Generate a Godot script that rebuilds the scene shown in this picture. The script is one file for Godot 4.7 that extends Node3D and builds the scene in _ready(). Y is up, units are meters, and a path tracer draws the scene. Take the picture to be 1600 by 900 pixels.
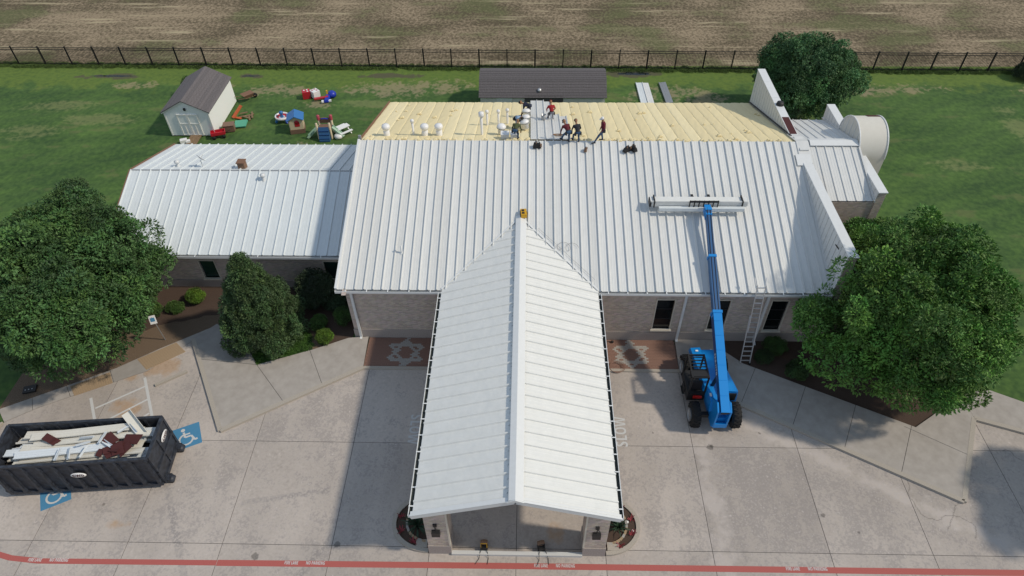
extends Node3D
# ---------------------------------------------------------------- helpers
var cnt := {}
var M := {}
var rng := RandomNumberGenerator.new()

func L(r: float, g: float, b: float) -> Color:
	return Color(r, g, b).linear_to_srgb()

func named(parent: Node, called: String) -> String:
	var k := str(parent.get_instance_id()) + called
	var n: int = cnt.get(k, 0)
	cnt[k] = n + 1
	return called if n == 0 else "%s_%03d" % [called, n]

func S() -> SurfaceTool:
	var st := SurfaceTool.new()
	st.begin(Mesh.PRIMITIVE_TRIANGLES)
	st.set_smooth_group(-1)
	return st

func tri(st: SurfaceTool, a: Vector3, b: Vector3, c: Vector3) -> void:
	st.add_vertex(a); st.add_vertex(c); st.add_vertex(b)

func quad(st: SurfaceTool, a: Vector3, b: Vector3, c: Vector3, d: Vector3) -> void:
	tri(st, a, b, c); tri(st, a, c, d)

# eight corners: bottom four counter-clockwise seen from above, then the top four
func hexa(st: SurfaceTool, p: Array) -> void:
	quad(st, p[4], p[5], p[6], p[7]); quad(st, p[3], p[2], p[1], p[0])
	for i in 4:
		var j := (i + 1) % 4
		quad(st, p[i], p[j], p[j + 4], p[i + 4])

func bx(st: SurfaceTool, c: Vector3, s: Vector3, B := Basis()) -> void:
	var h := s * 0.5
	var p := []
	for y in [-1, 1]:
		for k in [[-1, 1], [1, 1], [1, -1], [-1, -1]]:
			p.append(c + B * Vector3(k[0] * h.x, y * h.y, k[1] * h.z))
	hexa(st, p)

# a box from a to b, w wide and h high
func beam(st: SurfaceTool, a: Vector3, b: Vector3, w: float, h: float, up := Vector3.UP) -> void:
	var d := b - a
	var z := d.normalized()
	if absf(z.dot(up)) > 0.98: up = Vector3.RIGHT
	var x := up.cross(z).normalized()
	var y := z.cross(x)
	bx(st, (a + b) * 0.5, Vector3(w, h, d.length()), Basis(x, y, z))

func prism(st: SurfaceTool, poly: PackedVector2Array, y0: float, y1: float) -> void:
	var pl := poly
	if Geometry2D.is_polygon_clockwise(pl):
		pl = pl.duplicate(); pl.reverse()
	var idx := Geometry2D.triangulate_polygon(pl)
	for i in range(0, idx.size(), 3):
		var v := []
		for k in 3: v.append(Vector3(pl[idx[i + k]].x, 0, pl[idx[i + k]].y))
		var cr: Vector3 = (v[1] - v[0]).cross(v[2] - v[0])
		if cr.y < 0:
			var tmp = v[1]; v[1] = v[2]; v[2] = tmp
		var u := Vector3(0, y1, 0)
		var w := Vector3(0, y0, 0)
		tri(st, v[0] + u, v[1] + u, v[2] + u)
		tri(st, v[0] + w, v[2] + w, v[1] + w)
	var n := pl.size()
	var area := 0.0
	for i in n: area += pl[i].x * pl[(i + 1) % n].y - pl[(i + 1) % n].x * pl[i].y
	for i in n:
		var a := pl[i]
		var b := pl[(i + 1) % n]
		if area > 0:
			var tm := a; a = b; b = tm
		quad(st, Vector3(a.x, y0, a.y), Vector3(b.x, y0, b.y), Vector3(b.x, y1, b.y), Vector3(a.x, y1, a.y))

# profile in the x-y plane extruded along z from z0 to z1
func slab_xy(st: SurfaceTool, poly: Array, z0: float, z1: float, B := Basis(), o := Vector3.ZERO) -> void:
	var pl := PackedVector2Array(poly)
	if Geometry2D.is_polygon_clockwise(pl): pl.reverse()
	var area := 0.0
	var n := pl.size()
	for i in n: area += pl[i].x * pl[(i + 1) % n].y - pl[(i + 1) % n].x * pl[i].y
	if area < 0: pl.reverse()
	var idx := Geometry2D.triangulate_polygon(pl)
	for i in range(0, idx.size(), 3):
		var a := pl[idx[i]]
		var b := pl[idx[i + 1]]
		var c := pl[idx[i + 2]]
		if (b - a).cross(c - a) < 0:
			var t := b; b = c; c = t
		tri(st, o + B * Vector3(a.x, a.y, z1), o + B * Vector3(b.x, b.y, z1), o + B * Vector3(c.x, c.y, z1))
		tri(st, o + B * Vector3(a.x, a.y, z0), o + B * Vector3(c.x, c.y, z0), o + B * Vector3(b.x, b.y, z0))
	for i in n:
		var a := pl[i]
		var b := pl[(i + 1) % n]
		quad(st, o + B * Vector3(a.x, a.y, z1), o + B * Vector3(a.x, a.y, z0), o + B * Vector3(b.x, b.y, z0), o + B * Vector3(b.x, b.y, z1))

func tube(st: SurfaceTool, pts: Array, r0: float, r1: float, n := 8) -> void:
	st.set_smooth_group(0)
	var rings := []
	var m := pts.size()
	for i in m:
		var d: Vector3 = (pts[mini(i + 1, m - 1)] - pts[maxi(i - 1, 0)]).normalized()
		var up := Vector3.UP if absf(d.y) < 0.9 else Vector3.RIGHT
		var x := up.cross(d).normalized()
		var y := d.cross(x)
		var r := lerpf(r0, r1, float(i) / maxf(1.0, m - 1))
		var ring := []
		for k in n:
			var a := TAU * k / n
			ring.append(pts[i] + (x * cos(a) + y * sin(a)) * r)
		rings.append(ring)
	for i in m - 1:
		for k in n:
			var j := (k + 1) % n
			quad(st, rings[i][k], rings[i][j], rings[i + 1][j], rings[i + 1][k])
	st.set_smooth_group(-1)
	for k in range(1, n - 1):
		tri(st, rings[0][0], rings[0][k + 1], rings[0][k])
		tri(st, rings[m - 1][0], rings[m - 1][k], rings[m - 1][k + 1])

func lathe(st: SurfaceTool, prof: Array, n := 14, o := Vector3.ZERO, B := Basis()) -> void:
	st.set_smooth_group(0)
	for i in prof.size() - 1:
		for k in n:
			var a := TAU * k / n
			var b := TAU * (k + 1) / n
			var p: Vector2 = prof[i]
			var q: Vector2 = prof[i + 1]
			quad(st, o + B * Vector3(cos(b) * p.x, p.y, sin(b) * p.x), o + B * Vector3(cos(a) * p.x, p.y, sin(a) * p.x),
				o + B * Vector3(cos(a) * q.x, q.y, sin(a) * q.x), o + B * Vector3(cos(b) * q.x, q.y, sin(b) * q.x))
	st.set_smooth_group(-1)

func mi(called: String, mesh: Mesh, m: Material, parent: Node) -> MeshInstance3D:
	var o := MeshInstance3D.new()
	o.name = named(parent, called)
	o.mesh = mesh
	if m: o.material_override = m
	parent.add_child(o, true)
	return o

func ob(called: String, st: SurfaceTool, m: Material, parent: Node = self) -> MeshInstance3D:
	st.generate_normals()
	return mi(called, st.commit(), m, parent)

func tag(o: Node, label: String, category: String, group := "", kind := "") -> Node:
	if label: o.set_meta("label", label)
	if category: o.set_meta("category", category)
	if group: o.set_meta("group", group)
	if kind: o.set_meta("kind", kind)
	return o

func thing(called: String, label: String, category: String, at := Vector3.ZERO, turn := 0.0, group := "") -> Node3D:
	var o := Node3D.new()
	o.name = named(self, called)
	add_child(o, true)
	o.position = at
	o.rotation.y = turn
	tag(o, label, category, group)
	return o

func struct(o: Node) -> Node:
	o.set_meta("kind", "structure")
	return o

# ---------------------------------------------------------------- materials
func grain_tex(a: Color, b: Color, freq: float, sd: int, size := 512, pw := 1.0, stretch := 1.0) -> ImageTexture:
	var f := FastNoiseLite.new()
	f.seed = sd; f.frequency = freq; f.fractal_octaves = 5; f.fractal_gain = 0.6
	var im := f.get_seamless_image(size, size)
	var d := im.get_data()
	var lut := []
	for i in 256: lut.append(a.lerp(b, pow(i / 255.0, pw)))
	var out := PackedByteArray()
	out.resize(size * size * 3)
	for y in size:
		var sy := int(y / stretch) % size
		for x in size:
			var c: Color = lut[d[sy * size + x]]
			var k := (y * size + x) * 3
			out[k] = int(c.r * 255); out[k + 1] = int(c.g * 255); out[k + 2] = int(c.b * 255)
	var img := Image.create_from_data(size, size, false, Image.FORMAT_RGB8, out)
	img.generate_mipmaps()
	return ImageTexture.create_from_image(img)

func mat(key: String, c: Color, rough := 0.8, metal := 0.0, tex: Texture2D = null, sc := 1.0) -> StandardMaterial3D:
	var m := StandardMaterial3D.new()
	m.albedo_color = c
	m.roughness = rough
	m.metallic = metal
	if tex:
		m.albedo_texture = tex
		m.uv1_triplanar = true
		m.uv1_world_triplanar = true
		m.uv1_scale = Vector3(sc, sc, sc)
	M[key] = m
	return m

func make_materials() -> void:
	var dirt_white := grain_tex(Color(0.965, 0.965, 0.96), Color(1, 1, 1), 0.012, 3)
	mat("roof_a", L(0.68, 0.69, 0.685), 0.38, 0.0, dirt_white, 0.25)
	mat("roof_b", L(0.65, 0.66, 0.655), 0.38, 0.0, dirt_white, 0.31)
	mat("roof_c", L(0.71, 0.72, 0.715), 0.36, 0.0, dirt_white, 0.21)
	mat("wing_roof", L(0.68, 0.73, 0.76), 0.36, 0.0, dirt_white, 0.27)
	mat("canopy_roof", L(0.75, 0.76, 0.745), 0.4, 0.0, dirt_white, 0.23)
	var fn := FastNoiseLite.new()
	fn.seed = 9; fn.frequency = 0.02; fn.fractal_octaves = 3
	var ni := fn.get_seamless_image(256, 256)
	ni.bump_map_to_normal_map(3.0)
	var nt := ImageTexture.create_from_image(ni)
	for k in ["roof_a", "roof_b", "roof_c", "wing_roof", "canopy_roof"]:
		M[k].normal_enabled = true
		M[k].normal_texture = nt
		M[k].normal_scale = 0.35
	mat("trim", L(0.72, 0.74, 0.75), 0.4, 0.0, dirt_white, 0.5)
	mat("gutter_dark", L(0.02, 0.028, 0.028), 0.9)  # near-black colour of the strip inside the gutters
	var bi := Image.create(256, 252, false, Image.FORMAT_RGB8)
	bi.fill(Color(0.95, 0.94, 0.92))
	rng.seed = 4
	for row in 21:
		for c in 9:
			var v := rng.randf_range(0.84, 1.0)
			var x := c * 32 - (16 if row % 2 == 1 else 0)
			bi.fill_rect(Rect2i(x + 1, row * 12 + 1, 30, 10), Color(v, v * rng.randf_range(0.94, 0.99), v * rng.randf_range(0.9, 0.97)))
	bi.generate_mipmaps()
	mat("brick", L(0.58, 0.53, 0.495), 0.9, 0.0, ImageTexture.create_from_image(bi), 0.6)
	var rough_st := grain_tex(Color(0.66, 0.64, 0.63), Color(1, 1, 1), 0.08, 12, 256)
	mat("stone", L(0.55, 0.50, 0.47), 0.95, 0.0, rough_st, 1.2)
	mat("cream", L(0.6, 0.56, 0.48), 0.7)
	mat("dark_glass", L(0.006, 0.008, 0.009), 0.12)
	mat("green_glass", L(0.012, 0.035, 0.03), 0.12)
	mat("dark_metal", L(0.015, 0.015, 0.017), 0.5)
	mat("black", L(0.012, 0.012, 0.013), 0.6)
	mat("rubber", L(0.016, 0.016, 0.017), 0.85, 0.0, grain_tex(Color(0.6, 0.6, 0.6), Color(1, 1, 1), 0.06, 44, 128), 3.0)
	var fib := grain_tex(Color(0.90, 0.83, 0.62), Color(1.0, 0.98, 0.91), 0.06, 21, 512)
	mat("batt_a", L(0.88, 0.85, 0.76), 0.95, 0.0, fib, 0.5)
	mat("batt_b", L(0.83, 0.80, 0.71), 0.95, 0.0, fib, 0.63)
	mat("batt_c", L(0.91, 0.89, 0.82), 0.95, 0.0, fib, 0.41)
	mat("paper", L(0.8, 0.77, 0.66), 0.9)
	var shing := grain_tex(Color(0.62, 0.6, 0.6), Color(1, 1, 1), 0.05, 31, 256, 1.0, 1.0)
	mat("shingle", L(0.215, 0.20, 0.207), 0.95, 0.0, shing, 0.9)
	mat("shingle_grey", L(0.17, 0.162, 0.17), 0.95, 0.0, shing, 0.8)
	mat("shingle_mid", L(0.185, 0.175, 0.183), 0.95, 0.0, shing, 0.7)
	mat("shed_wall", L(0.80, 0.83, 0.82), 0.7)
	mat("shed_trim", L(0.75, 0.75, 0.71), 0.7)
	mat("wood", L(0.30, 0.21, 0.13), 0.85, 0.0, grain_tex(Color(0.7, 0.66, 0.6), Color(1, 1, 1), 0.04, 41, 256, 1.0, 4.0), 0.8)
	mat("rust_wood", L(0.20, 0.11, 0.07), 0.9)
	var conc := grain_tex(Color(0.86, 0.855, 0.85), Color(1, 1, 1), 0.06, 51, 512)
	var smooth := grain_tex(Color(0.90, 0.895, 0.89), Color(1, 1, 1), 0.014, 53, 512)
	mat("walk", L(0.41, 0.38, 0.35), 0.92, 0.0, smooth, 0.2)
	mat("walk_dark", L(0.355, 0.335, 0.315), 0.92, 0.0, smooth, 0.16)
	mat("kerb", L(0.46, 0.42, 0.365), 0.92, 0.0, conc, 0.5)
	mat("joint", L(0.09, 0.085, 0.08), 0.95)
	mat("tan_patch", L(0.42, 0.31, 0.20), 0.92, 0.0, conc, 0.6)
	mat("white_paint", L(0.66, 0.67, 0.67), 0.8, 0.0, conc, 1.3)
	mat("worn_paint", L(0.45, 0.45, 0.44), 0.85, 0.0, conc, 1.6)
	mat("red_paint", L(0.48, 0.125, 0.11), 0.85, 0.0, conc, 0.8)
	mat("blue_paint", L(0.075, 0.27, 0.47), 0.85, 0.0, conc, 1.0)
	mat("paver", L(0.40, 0.235, 0.18), 0.92, 0.0, grain_tex(Color(0.6, 0.6, 0.6), Color(1, 1, 1), 0.12, 61, 256), 0.9)
	mat("paver_light", L(0.42, 0.40, 0.37), 0.92, 0.0, conc, 1.0)
	var mul := grain_tex(Color(0.25, 0.22, 0.2), Color(1, 1, 1), 0.14, 71, 512)
	mat("mulch", L(0.19, 0.13, 0.10), 0.98, 0.0, mul, 0.7)
	mat("soil", L(0.40, 0.30, 0.21), 0.98, 0.0, mul, 0.35)
	mat("groundcover", L(0.05, 0.115, 0.018), 0.95, 0.0, mul, 0.9)
	mat("bark", L(0.10, 0.08, 0.062), 0.95, 0.0, mul, 1.5)
	mat("iron", L(0.005, 0.005, 0.006), 0.6)
	mat("lift_blue", L(0.005, 0.23, 0.64), 0.32)
	mat("lift_dark_blue", L(0.01, 0.045, 0.17), 0.4)
	mat("lift_steel_blue", L(0.035, 0.115, 0.27), 0.38)
	mat("lamp_red", L(0.6, 0.02, 0.015), 0.3)
	mat("aluminium", L(0.62, 0.63, 0.64), 0.35, 0.6)
	mat("steel", L(0.35, 0.36, 0.37), 0.4, 0.5)
	var dgrime := grain_tex(Color(0.55, 0.52, 0.5), Color(1, 1, 1), 0.02, 81, 256)
	mat("bin", L(0.05, 0.062, 0.088), 0.55, 0.0, dgrime, 0.6)
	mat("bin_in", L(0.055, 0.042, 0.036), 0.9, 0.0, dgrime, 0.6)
	mat("scrap_white", L(0.68, 0.66, 0.60), 0.6, 0.0, dirt_white, 0.6)
	mat("scrap_blue_white", L(0.66, 0.71, 0.76), 0.5, 0.0, dirt_white, 0.6)
	mat("maroon", L(0.065, 0.014, 0.014), 0.85)
	mat("plastic_white", L(0.78, 0.78, 0.78), 0.4)
	mat("plastic_blue", L(0.03, 0.16, 0.42), 0.4)
	mat("plastic_deep_blue", L(0.012, 0.035, 0.38), 0.4)
	mat("plastic_red", L(0.45, 0.015, 0.03), 0.4)
	mat("plastic_pink", L(0.40, 0.06, 0.09), 0.4)
	mat("plastic_yellow", L(0.75, 0.45, 0.03), 0.4)
	mat("plastic_cream", L(0.62, 0.52, 0.36), 0.5)
	mat("plastic_brown", L(0.2, 0.12, 0.085), 0.6)
	mat("plastic_green", L(0.36, 0.52, 0.40), 0.5)
	mat("sheet_green", L(0.09, 0.36, 0.24), 0.6)
	mat("orange", L(0.5, 0.1, 0.03), 0.6)
	mat("tool_yellow", L(0.62, 0.34, 0.012), 0.45)
	mat("cable", L(0.25, 0.25, 0.25), 0.6)
	mat("cable_black", L(0.02, 0.02, 0.02), 0.6)
	mat("water", L(0.012, 0.016, 0.018), 0.08)
	mat("patina", L(0.22, 0.13, 0.08), 0.7)
	var pm := mat("people", Color(1, 1, 1), 0.9)
	pm.vertex_color_use_as_albedo = true
	mat("denim", L(0.04, 0.075, 0.14), 0.9)

# ---------------------------------------------------------------- vegetation
var clumps := []
func make_clumps() -> void:
	for v in 3:
		var st := S()
		rng.seed = 500 + v
		for i in 110:
			var u := rng.randf_range(-0.35, 1.0)
			var a := rng.randf() * TAU
			var rr := sqrt(maxf(0.0, 1.0 - u * u * 0.9)) * rng.randf_range(0.5, 1.0)
			var p := Vector3(cos(a) * rr, u * 0.6, sin(a) * rr)
			var d := (p.normalized() + Vector3(rng.randf_range(-0.8, 0.8), rng.randf_range(-0.9, 0.6), rng.randf_range(-0.8, 0.8))).normalized()
			var side := d.cross(Vector3(rng.randf_range(-1, 1), rng.randf_range(-1, 1), rng.randf_range(-1, 1))).normalized()
			var ln := rng.randf_range(0.24, 0.4)
			var w := ln * 0.24
			var nrm := d.cross(side)
			quad(st, p, p + d * ln * 0.45 + side * w + nrm * 0.03, p + d * ln, p + d * ln * 0.45 - side * w + nrm * 0.03)
		st.generate_normals()
		clumps.append(st.commit())

func leaf_mat(key: String, c: Color) -> void:
	var m := StandardMaterial3D.new()
	m.albedo_color = Color(1, 1, 1)
	m.vertex_color_use_as_albedo = true
	m.roughness = 0.65
	m.backlight_enabled = true
	m.backlight = c * 0.9
	M[key] = m

func multi(called: String, mesh: Mesh, tf: Array, cols: Array, m: Material, parent: Node) -> MultiMeshInstance3D:
	var mm := MultiMesh.new()
	mm.transform_format = MultiMesh.TRANSFORM_3D
	mm.use_colors = true
	mm.mesh = mesh
	mm.instance_count = tf.size()
	for i in tf.size():
		mm.set_instance_transform(i, tf[i])
		mm.set_instance_color(i, cols[i])
	var o := MultiMeshInstance3D.new()
	o.name = named(parent, called)
	o.multimesh = mm
	o.material_override = m
	parent.add_child(o, true)
	return o

func crown(parent: Node3D, lobes: Array, size: float, per_area: float, col: Color, lm: String, sd: int, cuts := []) -> void:
	rng.seed = sd
	var tfs := []
	var cols := []
	for lb in lobes:
		var c: Vector3 = lb[0]
		var r: Vector3 = lb[1]
		var n := int(per_area * (r.x * r.z + r.y * r.x + r.y * r.z) / (size * size))
		var tone := rng.randf_range(0.7, 1.35)
		for i in n:
			var y := rng.randf_range(-0.75, 1.0)
			var a := rng.randf() * TAU
			var h := sqrt(1.0 - y * y)
			var nn := Vector3(cos(a) * h, y, sin(a) * h)
			var p := c + nn * r * rng.randf_range(0.72, 1.04)
			var clear := true
			for cb in cuts:
				if cb.has_point(p + parent.position): clear = false
			if not clear: continue
			var up := (nn + Vector3(0, 0.5, 0) + Vector3(rng.randf_range(-0.4, 0.4), rng.randf_range(-0.3, 0.3), rng.randf_range(-0.4, 0.4))).normalized()
			var x := up.cross(Vector3(cos(a * 3.1), 0.3, sin(a * 3.1))).normalized()
			var s := size * rng.randf_range(0.7, 1.35)
			tfs.append(Transform3D(Basis(x, up, x.cross(up)).scaled_local(Vector3(s, s, s)), p))
			var v := tone * rng.randf_range(0.6, 1.45)
			cols.append(Color(col.r * v * rng.randf_range(0.85, 1.2), col.g * v, col.b * v * rng.randf_range(0.8, 1.2)))
	multi("crown", clumps[sd % 3], tfs, cols, M[lm], parent).set_meta("kind", "stuff")

# lobes spread over an ellipsoid
func lobes_of(c: Vector3, r: Vector3, n: int, lr: float, sd: int, low := -0.72) -> Array:
	rng.seed = sd
	var out := [[c, r * 0.5]]
	for i in n:
		var y := lerpf(low, 0.98, (i + 0.5) / n)
		var a := i * 2.39996 + rng.randf_range(-0.3, 0.3)
		var h := sqrt(1.0 - y * y)
		var f := rng.randf_range(0.62, 0.98)
		var q := lr * rng.randf_range(0.55, 1.35)
		out.append([c + Vector3(cos(a) * h * r.x, y * r.y, sin(a) * h * r.z) * f, Vector3(q, q * 0.85, q)])
	return out

func trunk(parent: Node3D, h: float, r: float, lobes: Array, sd: int) -> void:
	rng.seed = sd
	var st := S()
	tube(st, [Vector3(0, -0.1, 0), Vector3(0.05, h * 0.5, 0.03), Vector3(0.0, h, 0.0)], r * 1.25, r * 0.7, 10)
	ob("trunk", st, M.bark, parent)
	st = S()
	var k := 0
	for lb in lobes:
		k += 1
		if k % 3 != 0: continue
		var e: Vector3 = lb[0]
		var b := Vector3(0, h * rng.randf_range(0.6, 0.98), 0)
		var mid := b.lerp(e, 0.5) + Vector3(rng.randf_range(-0.2, 0.2), rng.randf_range(0.0, 0.4), rng.randf_range(-0.2, 0.2))
		tube(st, [b, mid, e], r * 0.45, r * 0.1, 6)
	ob("limbs", st, M.bark, parent)

func tree(called: String, label: String, at: Vector3, trunk_h: float, trunk_r: float, c: Vector3, r: Vector3, n: int, lr: float, size: float, dens: float, col: Color, lm: String, sd: int, cuts := [], extra := []) -> Node3D:
	var t := thing(called, label, "tree", at)
	var lb := lobes_of(c, r, n, lr, sd)
	lb.append_array(extra)
	trunk(t, trunk_h, trunk_r, lb, sd + 1)
	crown(t, lb, size, dens, col, lm, sd + 2, cuts)
	return t

func shrub(label: String, at: Vector3, r: Vector3, size: float, dens: float, col: Color, lm: String, sd: int, group := "") -> Node3D:
	var t := thing("shrub", label, "shrub", at, 0.0, group)
	var st := S()
	for i in 4:
		var a := i * 1.6
		tube(st, [Vector3(0, -0.03, 0), Vector3(cos(a) * r.x * 0.35, r.y * 0.9, sin(a) * r.z * 0.35)], 0.03, 0.012, 5)
	ob("stem", st, M.bark, t)
	var lb := [[Vector3(0, r.y, 0), r * 0.92]]
	rng.seed = sd
	for i in 7:
		var a := i * 0.9 + rng.randf()
		lb.append([Vector3(cos(a) * r.x * 0.45, r.y * rng.randf_range(0.8, 1.35), sin(a) * r.z * 0.45), r * 0.52])
	crown(t, lb, size, dens, col, lm, sd)
	return t

# ---------------------------------------------------------------- ground
func nimg(sd: int, freq: float, w: int, h: int, oct := 5, gain := 0.55) -> PackedByteArray:
	var f := FastNoiseLite.new()
	f.seed = sd; f.frequency = freq; f.fractal_octaves = oct; f.fractal_gain = gain
	return f.get_image(w, h).get_data()

func nstretch(sd: int, freq: float, w: int, h: int, kx: int, ky: int) -> PackedByteArray:
	var f := FastNoiseLite.new()
	f.seed = sd; f.frequency = freq; f.fractal_octaves = 5; f.fractal_gain = 0.6
	var im := f.get_image(maxi(4, w / kx), maxi(4, h / ky))
	im.resize(w, h, Image.INTERPOLATE_CUBIC)
	return im.get_data()

func rgb_tex(w: int, h: int, out: PackedByteArray) -> ImageTexture:
	var img := Image.create_from_data(w, h, false, Image.FORMAT_RGB8, out)
	img.generate_mipmaps()
	return ImageTexture.create_from_image(img)

var srgb_lut := PackedByteArray()
func enc(v: float) -> int:
	return srgb_lut[clampi(int(v * 2000.0), 0, 1999)]

func sheet(called: String, x0: float, x1: float, z0: float, z1: float, y: float, m: Material) -> MeshInstance3D:
	var st := S()
	var p := [Vector3(x0, y, z1), Vector3(x1, y, z1), Vector3(x1, y, z0), Vector3(x0, y, z0)]
	var u := [Vector2(0, 1), Vector2(1, 1), Vector2(1, 0), Vector2(0, 0)]
	for k in [0, 2, 1, 0, 3, 2]:
		st.set_uv(u[k]); st.set_normal(Vector3.UP); st.add_vertex(p[k])
	return mi(called, st.commit(), m, self)

func blot(x: float, z: float, list: Array) -> float:
	var v := 0.0
	for e in list:
		var dx: float = (x - e[0]) / e[2]
		var dz: float = (z - e[1]) / e[3]
		var d := dx * dx + dz * dz
		if d < 1.0: v = maxf(v, 1.0 - d)
	return v

func build_ground() -> void:
	for i in 2000:
		var c := Color(i / 2000.0, 0, 0).linear_to_srgb()
		srgb_lut.append(int(c.r * 255.0))
	# far ground to the horizon
	var far := sheet("ground", -900, 900, -1500, 300, -0.06, mat("far_ground", L(0.16, 0.125, 0.075), 0.98, 0.0, grain_tex(Color(0.6, 0.62, 0.5), Color(1, 1, 1), 0.02, 91, 256), 0.03))
	struct(far)
	# mown hay field
	var w := 2048
	var h := 560
	var a := nstretch(101, 0.02, w, h, 8, 1)
	var b := nimg(102, 0.006, w, h)
	var c := nimg(103, 0.16, w, h, 4, 0.8)
	var e := nstretch(104, 0.05, w, h, 14, 1)
	var out := PackedByteArray()
	out.resize(w * h * 3)
	for i in w * h:
		var s := a[i] / 255.0
		var big := b[i] / 255.0
		var fine := c[i] / 255.0
		var st2 := e[i] / 255.0
		var t := clampf(0.46 + (s - 0.5) * 0.5 + (fine - 0.5) * 2.3 + (st2 - 0.5) * 0.5 + (big - 0.5) * 1.0, 0, 1)
		var r := lerpf(0.085, 0.30, t)
		var g := lerpf(0.066, 0.235, t)
		var bl := lerpf(0.036, 0.155, t)
		if st2 > 0.7:
			var k := minf(0.8, (st2 - 0.7) * 5.0)
			r = lerpf(r, 0.42, k); g = lerpf(g, 0.36, k); bl = lerpf(bl, 0.23, k)
		var gr := clampf((0.40 - big) * 2.6 + (s - 0.5) * 1.6 + (fine - 0.5) * 2.2, 0, 0.5)
		r = lerpf(r, 0.11, gr); g = lerpf(g, 0.135, gr); bl = lerpf(bl, 0.045, gr)
		out[i * 3] = enc(r); out[i * 3 + 1] = enc(g); out[i * 3 + 2] = enc(bl)
	var fm := mat("field", Color(1, 1, 1), 0.98)
	fm.albedo_texture = rgb_tex(w, h, out)
	struct(sheet("field", -66, 66, -98, -56.6, -0.04, fm))
	# lawn
	w = 1664; h = 832
	a = nimg(111, 0.008, w, h)
	b = nimg(112, 0.14, w, h, 4, 0.7)
	c = nstretch(113, 0.03, w, h, 5, 1)
	e = nimg(114, 0.03, w, h, 5, 0.65)
	out = PackedByteArray()
	out.resize(w * h * 3)
	var dirt := [[-21.5, -52.6, 3.2, 1.3], [-11, -52.9, 5.0, 1.7], [-7.5, -53.6, 3.0, 1.3], [11.5, -52.2, 4.2, 1.7], [14.5, -51.6, 2.6, 1.2], [28, -52.9, 3.4, 1.2], [32.5, -53.2, 3.0, 1.0], [-17.3, -50.3, 1.6, 0.8],
		[-16.9, -44.3, 1.3, 0.7], [-34, -53.6, 3.0, 0.8], [-27.5, -53.4, 2.5, 0.8], [44, -53, 4, 1.0]]
	var faded := [[-39, -50, 4, 1.0], [-39.5, -46.0, 3.2, 1.4], [38, -47, 1.4, 4.0], [-44, -44, 3.4, 1.2], [31, -42, 2.6, 0.8], [-34, -48, 4, 1.0], [-12, -50.5, 4, 0.8]]
	var wet := [[-36.5, -55.0, 3.6, 0.6], [9.0, -55.6, 3.0, 0.7], [-12.0, -55.2, 3.5, 0.5], [-24.5, -55.1, 2.0, 0.5]]
	var i := 0
	for py in h:
		var z := -57.0 + 64.0 * py / h
		for px in w:
			var x := -64.0 + 128.0 * px / w
			var big := a[i] / 255.0
			var fine := b[i] / 255.0
			var st3 := c[i] / 255.0
			var med := e[i] / 255.0
			var t := clampf(0.42 + (big - 0.5) * 0.5 + (fine - 0.5) * 1.0 + (st3 - 0.5) * 0.6, 0, 1)
			var r := lerpf(0.030, 0.090, t)
			var g := lerpf(0.074, 0.168, t)
			var bl := lerpf(0.017, 0.036, t)
			if z > -53.0:
				var mow := sin((x * 0.55 + z) * 3.4 + (big - 0.5) * 5.0)
				r *= 1.0 + mow * 0.06; g *= 1.0 + mow * 0.06
			var pale := clampf((st3 - 0.62) * 3.0 + (med - 0.62) * 2.0, 0, 0.5)
			r = lerpf(r, 0.12, pale); g = lerpf(g, 0.135, pale); bl = lerpf(bl, 0.05, pale)
			if z < -51.0:
				var k := clampf((-52.8 - z) * 0.9 + (med - 0.5) * 3.0, 0, 1) * clampf(0.3 + fine * 0.9, 0, 1)
				r = lerpf(r, 0.115, k); g = lerpf(g, 0.175, k); bl = lerpf(bl, 0.028, k)
			var fv := blot(x, z, faded)
			if fv > 0.0:
				var k := clampf((fv + (st3 - 0.5) * 2.0 + (fine - 0.5) * 1.5 - 0.3) * 0.6, 0, 0.4)
				r = lerpf(r, 0.22, k); g = lerpf(g, 0.22, k); bl = lerpf(bl, 0.10, k)
			var dv := blot(x, z, dirt)
			if dv > 0.0:
				var k := clampf((dv * 1.3 + (med - 0.55) * 3.2 + (fine - 0.5) * 3.0 - 0.35) * 0.7, 0, 0.6)
				r = lerpf(r, 0.30, k); g = lerpf(g, 0.235, k); bl = lerpf(bl, 0.155, k)
			var wv := blot(x, z, wet)
			if wv > 0.0:
				var k := clampf((wv + (med - 0.5) * 2.5 - 0.2) * 2.5, 0, 0.85)
				r = lerpf(r, 0.085, k); g = lerpf(g, 0.075, k); bl = lerpf(bl, 0.048, k)
			out[i * 3] = enc(r); out[i * 3 + 1] = enc(g); out[i * 3 + 2] = enc(bl)
			i += 1
	var lm := mat("lawn", Color(1, 1, 1), 0.98)
	lm.albedo_texture = rgb_tex(w, h, out)
	struct(sheet("lawn", -64, 64, -57, 7, -0.025, lm))
	for p in [[-36.5, -55.05, 1.9, 0.16], [9.2, -55.62, 1.7, 0.3], [-24.3, -55.1, 0.9, 0.13]]:
		var st := S()
		var pl := PackedVector2Array()
		rng.seed = int(absf(p[0]) * 10)
		for k in 22:
			var an := TAU * k / 22.0
			var q := rng.randf_range(0.65, 1.15)
			pl.append(Vector2(p[0] + cos(an) * p[2] * q, p[1] + sin(an) * p[3] * q))
		prism(st, pl, -0.03, -0.02)
		struct(ob("water", st, M.water))

func V2(list: Array) -> PackedVector2Array:
	var o := PackedVector2Array()
	for p in list: o.append(Vector2(p[0], p[1]))
	return o

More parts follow.
